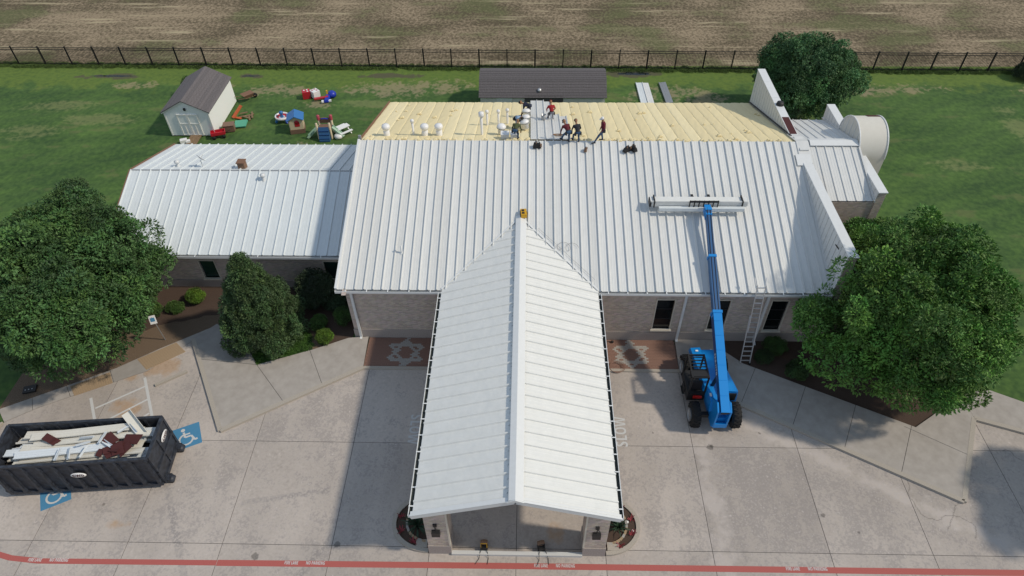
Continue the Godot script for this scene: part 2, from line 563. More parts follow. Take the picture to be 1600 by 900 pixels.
func build_lot() -> void:
	var w := 1600
	var h := 760
	var a := nimg(201, 0.006, w, h)
	var b := nimg(202, 0.16, w, h, 4, 0.75)
	var c := nimg(203, 0.028, w, h, 6, 0.68)
	var e := nstretch(204, 0.02, w, h, 1, 5)
	var out := PackedByteArray()
	out.resize(w * h * 3)
	var rusty := [[-19.6, -22.8, 1.1, 0.8], [-20.5, -20.2, 0.9, 0.7], [-18.2, -13.9, 0.6, 0.3], [1.4, -13.9, 0.5, 0.6], [-21.0, -22.2, 0.5, 0.4]]
	var sx := [-26.3, -21.65, -17.4, -13.22, -8.4, -4.12, -0.36, 3.49, 8.1, 13.12, 17.5, 22.3, 27.0, 34.0]
	var tint := []
	var worn := []
	rng.seed = 77
	for k in 60:
		tint.append(rng.randf_range(0.90, 1.06))
		worn.append(rng.randf_range(-0.26, 0.02))
	for k in [[8, 1, 0.36], [9, 1, 0.28], [9, 0, 0.2], [8, 2, 0.12], [9, 2, 0.05], [3, 0, 0.2], [7, 1, 0.06], [10, 1, 0.12], [2, 1, 0.05]]: worn[k[0] * 3 + k[1]] = k[2]
	var i := 0
	var xi := 0
	for py in h:
		var z := -26.0 + 30.0 * py / h
		for px in w:
			var x := -30.0 + 64.0 * px / w
			if px == 0: xi = 0
			var big := a[i] / 255.0
			var fine := b[i] / 255.0
			var med := c[i] / 255.0
			var st4 := e[i] / 255.0
			var v := 0.42 + (big - 0.5) * 0.10 + (fine - 0.5) * 0.16 + (med - 0.5) * 0.10
			while xi < 12 and x > sx[xi + 1]: xi += 1
			var zi := 0 if z < -18.3 else (1 if z < -13.1 else 2)
			v *= tint[xi * 3 + zi]
			var k := clampf((worn[xi * 3 + zi] + (med - 0.5) * 1.7 + (fine - 0.5) * 2.8 + (st4 - 0.5) * 0.9 + 0.06) * 0.95, 0, 0.55)
			v = lerpf(v, 0.2, k)
			if k > 0.1 and fine > 0.68: v += (fine - 0.68) * 0.8
			# pale silt washed along the right kerb and the joint by the lift
			var kd := (z + 20.97) - (x - 10.58) * 0.582
			if x > 10.0 and x < 23.0 and kd > 0.35 and kd < 2.2:
				var q := clampf(1.0 - absf(kd - 1.1 - 0.04 * (x - 12.0)) * 1.7 + (med - 0.5) * 2.4 + (fine - 0.5) * 0.8, 0, 1)
				v = lerpf(v, 0.47, q * 0.75)
			if x > 7.6 and x < 9.6 and z > -19.5:
				var q := clampf(1.0 - absf(x - 8.5) * 1.6 + (med - 0.5) * 2.5, 0, 1)
				v = lerpf(v, 0.47, q * 0.7)
			var r := v * 1.075
			var g := v * lerpf(0.96, 0.975, k)
			var bl := v * lerpf(0.87, 0.93, k)
			var rv := blot(x, z, rusty)
			if rv > 0.0:
				var q := clampf((rv + (med - 0.5) * 2.0) * 0.6, 0, 0.5)
				r = lerpf(r, 0.42, q); g = lerpf(g, 0.24, q); bl = lerpf(bl, 0.10, q)
			# faded tyre tracks that curve through the bays
			if x < -8.6 and z > -18.5:
				var t1 := absf(x + 9.4 + (z + 12.0) * 0.62 + 0.02 * (z + 12.0) * (z + 12.0))
				var t2 := absf(x + 14.6 - (z + 12.0) * 0.55)
				var t3 := absf(z + 15.4 + (x + 11.0) * 0.18)
				var tv := maxf(maxf(0.16 - t1, 0.18 - t2), (0.14 - t3) * (1.0 if x > -13 and x < -9 else 0.0))
				if tv > 0.0 and fine > 0.42:
					r *= 0.84; g *= 0.85; bl *= 0.87
			out[i * 3] = enc(r); out[i * 3 + 1] = enc(g); out[i * 3 + 2] = enc(bl)
			i += 1
	# hairline cracks and oil drips
	rng.seed = 91
	for k in 9:
		var cx := rng.randf_range(100, w - 100)
		var cy := rng.randf_range(200, h - 200)
		var an := rng.randf() * TAU
		for q in rng.randi_range(90, 200):
			an += rng.randf_range(-0.35, 0.35)
			cx += cos(an); cy += sin(an)
			var o := (clampi(int(cy), 0, h - 1) * w + clampi(int(cx), 0, w - 1)) * 3
			for ch in 3: out[o + ch] = int(out[o + ch] * 0.82)
	for k in 46:
		var cx := rng.randi_range(60, w - 60)
		var cy := rng.randi_range(170, h - 120)
		var rr := rng.randf_range(1.0, 4.5)
		for dy in range(-5, 6):
			for dx in range(-5, 6):
				if dx * dx + dy * dy < rr * rr * rng.randf_range(0.5, 1.3):
					var o := ((cy + dy) * w + cx + dx) * 3
					for ch in 3: out[o + ch] = int(out[o + ch] * 0.74)
	var cm := mat("concrete", Color(1, 1, 1), 0.93)
	cm.albedo_texture = rgb_tex(w, h, out)
	var lot := Node3D.new()
	lot.name = "parking_lot"
	add_child(lot)
	struct(lot)
	var area := V2([[-26.3, 4], [34, 4], [34, -14.6], [24.5, -19.3], [22.3, -20.0], [11.5, -23.4], [8.1, -23.0], [-8.7, -22.9], [-15.6, -19.3], [-18.55, -25.0], [-20.6, -23.0], [-26.3, -19.8]])
	var st := S()
	prism(st, area, -0.05, -0.012)
	ob("joint_bed", st, M.joint, lot)
	var xs := [-26.3, -21.65, -17.4, -13.22, -8.4, -4.12, -0.36, 3.49, 8.1, 13.12, 17.5, 22.3, 27.0, 34.0]
	var zs := [-24.7, -18.3, -13.1, -8.0, -3.0, 4.0]
	for ix in xs.size() - 1:
		for zi in zs.size() - 1:
			var g := 0.012
			var rect := PackedVector2Array([Vector2(xs[ix] + g, zs[zi] + g), Vector2(xs[ix + 1] - g, zs[zi] + g), Vector2(xs[ix + 1] - g, zs[zi + 1] - g), Vector2(xs[ix] + g, zs[zi + 1] - g)])
			for pl in Geometry2D.intersect_polygons(rect, area):
				st = S()
				prism(st, pl, -0.04, 0.0)
				st.generate_normals()
				var am := st.commit()
				# planar texture coordinates over the lot
				var md := MeshDataTool.new()
				md.create_from_surface(am, 0)
				for vi in md.get_vertex_count():
					var p := md.get_vertex(vi)
					md.set_vertex_uv(vi, Vector2((p.x + 30.0) / 64.0, (p.z + 26.0) / 30.0))
				var m2 := ArrayMesh.new()
				md.commit_to_surface(m2)
				mi("slab", m2, cm, lot)

	# raised walks with kerbs, slab by slab
	var walk_l := V2([[-8.73, -22.9], [-15.15, -18.82], [-18.6, -24.75], [-17.62, -25.89], [-15.5, -24.39], [-14.5, -22.96], [-11.69, -24.07], [-9.9, -24.93], [-8.8, -25.05]])
	var walk_r := V2([[8.2, -25.05], [8.13, -23.0], [10.58, -20.97], [19.84, -15.58], [22.3, -20.1], [22.25, -21.46], [19.2, -19.5], [11.6, -23.4], [10.8, -24.2], [10.6, -25.05]])
	raised_walk("walkway", walk_l, [[Vector2(-11.85, -23.98), Vector2(-10.63, -21.6)], [Vector2(-14.5, -22.96), Vector2(-12.6, -20.76)], [Vector2(-17.7, -23.3), Vector2(-14.5, -22.96)]], 0.12, [[-8.73, -22.9], [-15.15, -18.82], [-18.6, -24.75]])
	raised_walk("walkway", walk_r, [[Vector2(12.23, -23.19), Vector2(11.10, -21.10)], [Vector2(14.52, -21.96), Vector2(13.34, -19.77)], [Vector2(16.6, -20.6), Vector2(15.44, -18.45)], [Vector2(18.93, -19.41), Vector2(17.66, -17.16)], [Vector2(18.87, -19.40), Vector2(20.93, -18.07)]], 0.12, [[8.13, -23.0], [10.58, -20.97], [19.84, -15.58], [22.3, -20.1]])
	# flush walk with the ramps, and the walk that runs off to the right
	raised_walk("walkway", V2([[-18.6, -24.75], [-17.62, -25.89], [-20.25, -24.1], [-22.1, -22.7], [-24.2, -21.5], [-27.0, -19.95], [-26.3, -19.2], [-25, -20.1], [-23.7, -20.8], [-20.34, -22.53]]), [[Vector2(-20.9, -24.0), Vector2(-20.2, -22.5)], [Vector2(-22.4, -22.6), Vector2(-21.7, -21.6)], [Vector2(-24.3, -21.6), Vector2(-23.6, -20.7)], [Vector2(-25.7, -20.8), Vector2(-25.2, -19.9)]], 0.02)
	raised_walk("walkway", V2([[22.3, -20.1], [22.25, -21.46], [23.7, -21.9], [34, -16.4], [34, -14.6], [24.5, -19.3]]), [[Vector2(25.8, -20.8), Vector2(25.0, -18.9)], [Vector2(29, -19.1), Vector2(28.2, -17.4)]], 0.12, [[22.3, -20.1], [24.5, -19.3], [34, -14.6]])
	raised_walk("walkway", V2([[-5.0, -25.05], [-5.0, -22.96], [4.3, -22.96], [4.3, -25.05]]), [[Vector2(-1.9, -25.05), Vector2(-1.9, -22.96)], [Vector2(1.2, -25.05), Vector2(1.2, -22.96)]], 0.02)
	# tan ramp surfaces
	for p in [[[-21.2, -23.32], [-19.5, -24.55], [-18.75, -23.9], [-20.4, -22.6]], [[-24.0, -21.45], [-22.3, -22.42], [-21.85, -21.72], [-23.5, -20.86]]]:
		st = S()
		prism(st, V2(p), 0.0, 0.026)
		var rp := ob("ramp_surface", st, M.tan_patch)
		struct(rp)
		st = S()
		var q0 := Vector2(p[0][0], p[0][1])
		var q1 := Vector2(p[1][0], p[1][1])
		var q2 := Vector2(p[2][0], p[2][1])
		var q3 := Vector2(p[3][0], p[3][1])
		for k in 17:
			var f := (k + 0.5) / 17.0
			var s0 := q0.lerp(q1, f)
			var s1 := q3.lerp(q2, f)
			beam(st, Vector3(s0.x, 0.03, s0.y), Vector3(s1.x, 0.03, s1.y), 0.045, 0.012)
		ob("ridges", st, M.tan_patch, rp).set_meta("kind", "stuff")
	# planting beds
	for d in [["soil", [[-27, -29.2], [-9.7, -29.2], [-9.7, -24.9], [-11.69, -24.07], [-14.5, -22.96], [-15.5, -24.39], [-17.62, -25.89], [-20.25, -24.1], [-22.1, -22.7], [-24.2, -21.5], [-27, -19.95]], 0.0],
		["mulch", [[-23, -29.2], [-15.2, -29.2], [-15.6, -27.2], [-18.6, -26.6], [-20.2, -26.1], [-23, -24.8]], 0.012],
		["mulch", [[-15.0, -29.2], [-9.75, -29.2], [-9.75, -24.95], [-11.3, -24.35], [-11.9, -25.6], [-15.0, -26.0]], 0.012],
		["mulch", [[10.6, -25.1], [10.8, -24.2], [11.6, -23.4], [19.2, -19.5], [22.25, -21.46], [22.6, -23.5], [20.5, -26.5], [16.2, -27.0], [16.2, -25.1]], 0.0]]:
		st = S()
		var jag := PackedVector2Array()
		var base: Array = d[1]
		rng.seed = 5
		for k in base.size():
			var p0 := Vector2(base[k][0], base[k][1])
			var p1 := Vector2(base[(k + 1) % base.size()][0], base[(k + 1) % base.size()][1])
			jag.append(p0)
			if d[2] > 0.0:
				for f in [0.25, 0.5, 0.75]:
					jag.append(p0.lerp(p1, f) + Vector2(rng.randf_range(-0.15, 0.15), rng.randf_range(-0.15, 0.15)))
		prism(st, jag, -0.03, 0.02 + d[2])
		struct(ob("planting_bed", st, M[d[0]]))
	var gc := S()
	prism(gc, V2([[-15.5, -24.45], [-14.5, -23.02], [-11.75, -24.1], [-12.1, -25.3], [-14, -25.9], [-15.4, -25.6]]), -0.02, 0.04)
	tag(ob("ground_cover", gc, M.groundcover), "bright green ground cover beneath the conical evergreen", "ground cover", "", "stuff")
	var tfs := []
	var cols := []
	rng.seed = 18
	var poly := V2([[-15.5, -24.45], [-14.5, -23.02], [-11.75, -24.1], [-12.1, -25.3], [-14, -25.9], [-15.4, -25.6]])
	for k in 900:
		var p := Vector2(rng.randf_range(-15.6, -11.6), rng.randf_range(-26, -23))
		if Geometry2D.is_point_in_polygon(p, poly):
			var s := rng.randf_range(0.08, 0.2)
			tfs.append(Transform3D(Basis(Vector3.UP, rng.randf() * TAU).scaled_local(Vector3(s, s, s)), Vector3(p.x, 0.06, p.y)))
			var v := rng.randf_range(0.7, 1.25)
			cols.append(Color(0.055 * v, 0.135 * v, 0.018 * v))
	tag(multi("ground_cover", clumps[0], tfs, cols, M.leaf_b, self), "leafy green ground cover under the conical evergreen", "ground cover", "", "stuff")
	# kerb with strip of grass at the far left of the lot
	st = S()
	prism(st, V2([[-26.55, 4], [-26.3, 4], [-26.3, -19.15], [-26.55, -19.0]]), -0.03, 0.12)
	struct(ob("kerb", st, M.kerb))

func raised_walk(called: String, poly: PackedVector2Array, cuts: Array, hgt := 0.12, kerb := []) -> void:
	var root := Node3D.new()
	root.name = named(self, called)
	add_child(root)
	struct(root)
	var pieces := [poly]
	for c in cuts:
		var p0: Vector2 = c[0]
		var d: Vector2 = (c[1] - c[0]).normalized()
		p0 -= d * 0.25
		var p1: Vector2 = c[1] + d * 0.25
		var n := Vector2(-d.y, d.x) * 0.009
		var knife := PackedVector2Array([p0 + n, p1 + n, p1 - n, p0 - n])
		var nxt := []
		for pc in pieces:
			for r in Geometry2D.clip_polygons(pc, knife): nxt.append(r)
		pieces = nxt
	var st := S()
	prism(st, poly, -0.04, hgt - 0.012)
	ob("joint_bed", st, M.joint, root)
	rng.seed = poly.size() * 13
	for pc in pieces:
		st = S()
		for g in Geometry2D.offset_polygon(pc, -0.003): prism(st, g, -0.03, hgt)
		ob("slab", st, M.walk if rng.randf() < 0.6 else M.walk_dark, root)
	if kerb.size() > 1:
		st = S()
		for k in kerb.size() - 1:
			beam(st, Vector3(kerb[k][0], hgt * 0.5 - 0.012, kerb[k][1]), Vector3(kerb[k + 1][0], hgt * 0.5 - 0.012, kerb[k + 1][1]), 0.22, hgt + 0.036)
		ob("kerb", st, M.kerb, root)

# ---------------------------------------------------------------- painted markings
func strip(st: SurfaceTool, pts: Array, w: float, y0 := 0.0, y1 := 0.005) -> void:
	for i in pts.size() - 1:
		var a := Vector2(pts[i][0], pts[i][1])
		var b := Vector2(pts[i + 1][0], pts[i + 1][1])
		var d := (b - a).normalized()
		var n := Vector2(-d.y, d.x) * w * 0.5
		prism(st, PackedVector2Array([a + n, b + n, b - n, a - n]), y0 + i * 0.0007, y1 + i * 0.0007)

func text_mesh(txt: String, size: float, bold := true) -> TextMesh:
	var t := TextMesh.new()
	var f := SystemFont.new()
	f.font_names = PackedStringArray(["Droid Sans"])
	f.font_weight = 700 if bold else 400
	t.font = f
	t.text = txt
	t.font_size = 64
	t.pixel_size = size / 46.0
	t.depth = 0.004
	return t

func ground_text(called: String, txt: String, at: Vector3, size: float, turn: float, sx: float, m: Material, label: String, group := "") -> void:
	var o := mi(called, text_mesh(txt, size), m, self)
	o.transform = Transform3D(Basis(Vector3.UP, turn) * Basis(Vector3.RIGHT, -PI / 2) * Basis.from_scale(Vector3(sx, 1, 1)), at)
	tag(o, label, "marking", group)

func wheelchair(at: Vector3, turn: float, label: String) -> void:
	var t := thing("accessible_parking_symbol", label, "marking", at, turn, "")
	var st := S()
	prism(st, V2([[-0.64, -0.66], [0.64, -0.66], [0.64, 0.66], [-0.64, 0.66]]), 0.001, 0.006)
	ob("blue_square", st, M.blue_paint, t)
	st = S()
	var wheel := []
	for k in 17:
		var a := deg_to_rad(-50.0 + 270.0 * k / 16.0) + 0.9
		wheel.append([-0.06 + cos(a) * 0.32, 0.16 + sin(a) * 0.32])
	strip(st, wheel, 0.09, 0.006, 0.010)
	strip(st, [[-0.13, -0.3], [-0.1, 0.02], [0.2, 0.02], [0.34, 0.34], [0.46, 0.3]], 0.1, 0.007, 0.012)
	strip(st, [[-0.1, -0.14], [0.16, -0.14]], 0.08, 0.006, 0.0105)
	var hd := PackedVector2Array()
	for k in 12: hd.append(Vector2(-0.15 + cos(TAU * k / 12) * 0.1, -0.44 + sin(TAU * k / 12) * 0.1))
	prism(st, hd, 0.006, 0.011)
	ob("wheelchair_figure", st, M.white_paint, t)

func build_markings() -> void:
	var st := S()
	var pts := [[-26.2, -14.2], [-24.2, -12.95], [-23.2, -12.55], [-22.2, -12.31], [-20.9, -12.2], [-13.2, -12.25]]
	strip(st, pts, 0.23)
	tag(ob("red_kerb_line", st, M.red_paint), "faded red fire lane stripe curving at its end", "marking")
	st = S()
	strip(st, [[-13.18, -12.25], [-0.37, -12.33], [21, -12.4], [34, -12.45]], 0.26)
	tag(ob("red_kerb_line", st, M.red_paint), "long straight red fire lane stripe in front of the canopy", "marking")
	for x in [0.34, -10.34, -21.45, 10.98]:
		var z := -12.24 if x < -15 else (-12.3 if x < -2 else (-12.36 if x < 5 else -12.41))
		ground_text("fire_lane_lettering", "FIRE LANE", Vector3(x + 0.36, 0.0095, z), 0.14, 0, 0.62, M.white_paint, "small white FIRE LANE lettering on the red stripe", "fire lane words")
		ground_text("no_parking_lettering", "NO PARKING", Vector3(x + 1.4, 0.0095, z - 0.01), 0.14, 0, 0.68, M.white_paint, "small white NO PARKING lettering on the red stripe", "no parking words")
	ground_text("slow_lettering", "SLOW", Vector3(-5.5, 0.0055, -19.1), 0.56, -PI / 2, 0.82, M.white_paint, "white SLOW lettering lying in the canopy's shadow")
	ground_text("slow_lettering", "SLOW", Vector3(4.7, 0.0055, -19.1), 0.56, PI / 2, 0.82, M.white_paint, "white SLOW lettering on sunlit concrete beside the blue lift")
	wheelchair(Vector3(-16.72, 0, -18.5), 0.45, "blue square with white wheelchair symbol beyond the dumpster's hinged end")
	wheelchair(Vector3(-21.75, 0, -15.35), 0.5, "blue square with white wheelchair symbol half under the dumpster")
	st = S()
	strip(st, [[-22.58, -20.74], [-21.75, -19.37], [-20.9, -17.9]], 0.14)
	strip(st, [[-20.3, -22.1], [-18.88, -19.56], [-18.2, -18.2]], 0.14)
	for k in [[-22.05, -20.1, -20.0, -21.55], [-21.3, -19.25, -19.55, -20.72], [-20.6, -18.2, -19.15, -19.85]]:
		strip(st, [[k[0], k[1]], [k[2], k[3]]], 0.1, 0.002, 0.0075)
	tag(ob("access_aisle_lines", st, M.white_paint), "white striped access aisle outline painted beside the dumpster", "marking")
	# wheel stop
	st = S()
	beam(st, Vector3(-19.5, 0.06, -21.55), Vector3(-18.15, 0.06, -22.5), 0.16, 0.12)
	tag(ob("wheel_stop", st, M.kerb), "concrete wheel stop bar lying by the walkway kerb", "wheel stop")
	# brick pavers with a star
	for sd in [0, 1]:
		var x0 := -8.75 if sd == 0 else 4.3
		var x1 := -5.0 if sd == 0 else 8.15
		var z0 := -25.05
		var z1 := -23.0
		var root := thing("paver_panel", ["red brick paver panel with a pale star, shaded by the canopy", "red brick paver panel with a pale star, beside the blue lift"][sd], "paving")
		var sa := S()
		var sb := S()
		prism(sa, V2([[x0, z0], [x1, z0], [x1, z1], [x0, z1]]), -0.03, 0.02)
		var cx := -6.6 if sd == 0 else 5.7
		var cz := -24.0
		var R := 0.98
		var tris := []
		for u in 2:
			var tp := PackedVector2Array()
			for k in 3:
				var an := PI / 2 + TAU * k / 3.0 + u * PI
				tp.append(Vector2(cx + cos(an) * R, cz + sin(an) * R * 0.98))
			tris.append(tp)
		rng.seed = 9
		var nx := int((x1 - x0) / 0.105)
		var nz := int((z1 - z0) / 0.105)
		for ix in nx:
			for iz in range(0, nz):
				var jx := ix
				if (ix + iz) % 2 == 1: continue
				var c := Vector2(x0 + (ix + 1.0) * 0.105, z0 + (iz + 0.5) * 0.105)
				if c.x > x1 - 0.06: continue
				var d := 9.0
				for tp in tris:
					for k in 3:
						var cp := Geometry2D.get_closest_point_to_segment(c, tp[k], tp[(k + 1) % 3])
						d = minf(d, cp.distance_to(c))
				var on := d < 0.1
				bx(sb if on else sa, Vector3(c.x, 0.022 + rng.randf_range(0, 0.004), c.y), Vector3(0.2, 0.016, 0.096))
		var pv := ob("pavers", sa, M.paver, root)
		pv.set_meta("kind", "stuff")
		pv = ob("star_pavers", sb, M.paver_light, root)
		pv.set_meta("kind", "stuff")
		st = S()
		beam(st, Vector3(x0, 0.03, z1 + 0.1), Vector3(x1, 0.03, z1 + 0.1), 0.18, 0.1)
		ob("concrete_edge", st, M.kerb, root)

# ---------------------------------------------------------------- roofs
func panel_mesh(w: float, ln: float, rib: float, t := 0.012, rw := 1.0) -> ArrayMesh:
	var prof := [Vector2(0.0, 0), Vector2(0.014 * rw, rib), Vector2(0.05 * rw, rib), Vector2(0.074 * rw, 0.0), Vector2(w * 0.38, 0.0), Vector2(w * 0.38 + 0.015, 0.008), Vector2(w * 0.38 + 0.04, 0.0),
		Vector2(w * 0.68, 0.0), Vector2(w * 0.68 + 0.015, 0.008), Vector2(w * 0.68 + 0.04, 0.0), Vector2(w, 0.0)]
	var st := S()
	for i in prof.size() - 1:
		var a: Vector2 = prof[i]
		var b: Vector2 = prof[i + 1]
		quad(st, Vector3(a.x, a.y, ln), Vector3(b.x, b.y, ln), Vector3(b.x, b.y, 0), Vector3(a.x, a.y, 0))
		quad(st, Vector3(a.x, -t, ln), Vector3(b.x, -t, ln), Vector3(b.x, b.y, ln), Vector3(a.x, a.y, ln))
		quad(st, Vector3(b.x, -t, 0), Vector3(a.x, -t, 0), Vector3(a.x, a.y, 0), Vector3(b.x, b.y, 0))
	quad(st, Vector3(0, -t, 0), Vector3(w, -t, 0), Vector3(w, -t, ln), Vector3(0, -t, ln))
	st.generate_normals()
	return st.commit()

# n panels side by side; top is the upper left corner of the slope seen from below it
func roof_slope(parent: Node3D, top: Vector3, phi: float, ang: float, width: float, n: int, ln: float, rib: float, keys: Array, sd: int, called := "roof_panel", rw := 1.0) -> void:
	var w := width / n
	var mesh := panel_mesh(w, ln, rib, 0.012, rw)
	var B := Basis(Vector3.UP, phi) * Basis(Vector3.RIGHT, ang)
	rng.seed = sd
	for i in n:
		var k: String = keys[rng.randi() % keys.size()]
		var o := mi(called, mesh, M[k], parent)
		o.transform = Transform3D(B, top + B * Vector3(i * w, 0, 0))

# a wall along local x from a to b (world), with openings [x0, x1, y0, y1]
func wall(st: SurfaceTool, a: Vector3, b: Vector3, h: float, th: float, ops: Array) -> void:
	var d := b - a
	var ln := d.length()
	var x := d / ln
	var B := Basis(x, Vector3.UP, x.cross(Vector3.UP))
	var cur := 0.0
	var o2 := ops.duplicate()
	o2.append([ln, ln, 0, 0])
	for o in o2:
		if o[0] > cur:
			bx(st, a + x * (cur + o[0]) * 0.5 + Vector3(0, h * 0.5, 0), Vector3(o[0] - cur, h, th), B)
		if o[1] > o[0]:
			bx(st, a + x * (o[0] + o[1]) * 0.5 + Vector3(0, o[2] * 0.5, 0), Vector3(o[1] - o[0], o[2], th), B)
			bx(st, a + x * (o[0] + o[1]) * 0.5 + Vector3(0, (h + o[3]) * 0.5, 0), Vector3(o[1] - o[0], h - o[3], th), B)
		cur = o[1]

func window(parent: Node3D, x0: float, x1: float, y0: float, y1: float, z: float, glass: String, bars := true) -> void:
	var st := S()
	var f := 0.05
	var zc := z + 0.03
	bx(st, Vector3(x0 - f * 0.5, (y0 + y1) * 0.5, zc), Vector3(f, y1 - y0 + 2 * f, 0.26))
	bx(st, Vector3(x1 + f * 0.5, (y0 + y1) * 0.5, zc), Vector3(f, y1 - y0 + 2 * f, 0.26))
	bx(st, Vector3((x0 + x1) * 0.5, y1 + f * 0.5, zc), Vector3(x1 - x0, f, 0.258))
	var o := ob("window", st, M.cream, parent)
	st = S()
	bx(st, Vector3((x0 + x1) * 0.5, y0 - 0.05, z + 0.09), Vector3(x1 - x0 + 0.2, 0.1, 0.3))
	ob("sill", st, M.cream, o)
	st = S()
	bx(st, Vector3((x0 + x1) * 0.5, (y0 + y1) * 0.5, z + 0.02), Vector3(x1 - x0, y1 - y0, 0.02))
	ob("pane", st, M[glass], o)
	if bars:
		for k in 2:
			st = S()
			bx(st, Vector3((x0 + x1) * 0.5, lerpf(y0, y1, (k + 1) / 3.0), z + 0.045), Vector3(x1 - x0, 0.04, 0.03))
			ob("glazing_bar", st, M.dark_metal, o)

# an open gutter trough from a to b, out = outward direction
func gutter(parent: Node3D, a: Vector3, b: Vector3, out: Vector3, step: float) -> void:
	var st := S()
	var d := (b - a).normalized()
	var ln := (b - a).length()
	var B := Basis(d, Vector3.UP, d.cross(Vector3.UP))
	var s := 1.0 if B.z.dot(out) > 0 else -1.0
	var mid := (a + b) * 0.5
	bx(st, mid + out * 0.16 + Vector3(0, -0.06, 0), Vector3(ln, 0.14, 0.025), B)
	bx(st, mid + out * 0.085 + Vector3(0, -0.125, 0), Vector3(ln, 0.012, 0.13), B)
	bx(st, mid + out * 0.01 + Vector3(0, -0.09, 0), Vector3(ln, 0.1, 0.014), B)
	for e in [a, b]:
		bx(st, e + out * 0.085 + Vector3(0, -0.065, 0), Vector3(0.014, 0.12, 0.126), B)
	var g := ob("gutter", st, M.trim, parent)
	st = S()
	bx(st, mid + out * 0.085 + Vector3(0, -0.105, 0), Vector3(ln - 0.05, 0.02, 0.124), B)  # near-black strip lining the bottom of the trough
	ob("gutter_dark_lining", st, M.gutter_dark, g)
	var n := int(ln / step)
	for k in n:
		st = S()
		bx(st, a + d * (k + 0.5) * ln / n + out * 0.08 + Vector3(0, 0.016, 0), Vector3(0.05, 0.012, 0.2), B)
		ob("strap", st, M.trim, g)

func downspout(parent: Node3D, x: float, z: float, h: float) -> void:
	var st := S()
	bx(st, Vector3(x, h * 0.5 + 0.06, z + 0.08), Vector3(0.13, h - 0.1, 0.11))
	beam(st, Vector3(x, h + 0.0, z + 0.07), Vector3(x, h + 0.12, z + 0.32), 0.12, 0.1)
	beam(st, Vector3(x, 0.12, z + 0.09), Vector3(x, 0.03, z + 0.36), 0.128, 0.1)
	ob("downspout", st, M.trim, parent)

func wall_light(parent: Node3D, p: Vector3) -> void:
	var st := S()
	bx(st, p, Vector3(0.26, 0.2, 0.1))
	beam(st, p + Vector3(0, 0.05, 0.05), p + Vector3(0, -0.02, 0.22), 0.22, 0.12)
	ob("wall_light", st, M.dark_metal, parent)

const XL := -9.82
const XP := 15.5
const HE := 4.07
const HR := 6.94
const ZE := -24.82
const ZR := -34.24
const ZB := -43.66
var ANG := atan2(HR - HE, ZE - ZR)
func roof_h(z: float) -> float:
	return HR - absf(z - ZR) * (HR - HE) / (ZE - ZR)

func vent(parent: Node3D, x: float, z: float, kind: int) -> void:
	var o := Vector3(x, roof_h(z) - 0.05, z)
	var st := S()
	if kind == 0:
		lathe(st, [Vector2(0.19, 0), Vector2(0.19, 0.3), Vector2(0.17, 0.32), Vector2(0.17, 0.5)], 14, o)
		var v := ob("roof_vent", st, M.plastic_white, parent)
		st = S()
		lathe(st, [Vector2(0.0, 0.42), Vector2(0.2, 0.43), Vector2(0.25, 0.52), Vector2(0.25, 0.63), Vector2(0.21, 0.7), Vector2(0.0, 0.75)], 16, o)
		ob("vent_cap", st, M.plastic_white, v)
	elif kind == 1:
		lathe(st, [Vector2(0.065, 0), Vector2(0.065, 0.9), Vector2(0.0, 0.9)], 10, o)
		var v := ob("roof_vent", st, M.plastic_white, parent)
		st = S()
		lathe(st, [Vector2(0.0, 0.86), Vector2(0.11, 0.87), Vector2(0.11, 0.98), Vector2(0.08, 1.04), Vector2(0.0, 1.05)], 12, o)
		ob("vent_cap", st, M.plastic_white, v)
	else:
		lathe(st, [Vector2(0.075, 0), Vector2(0.075, 1.3), Vector2(0.0, 1.3)], 10, o)
		var v := ob("roof_vent", st, M.plastic_white, parent)
		st = S()
		lathe(st, [Vector2(0.0, 1.22), Vector2(0.16, 1.25), Vector2(0.16, 1.5), Vector2(0.0, 1.52)], 12, o)
		ob("vent_cap", st, M.plastic_white, v)

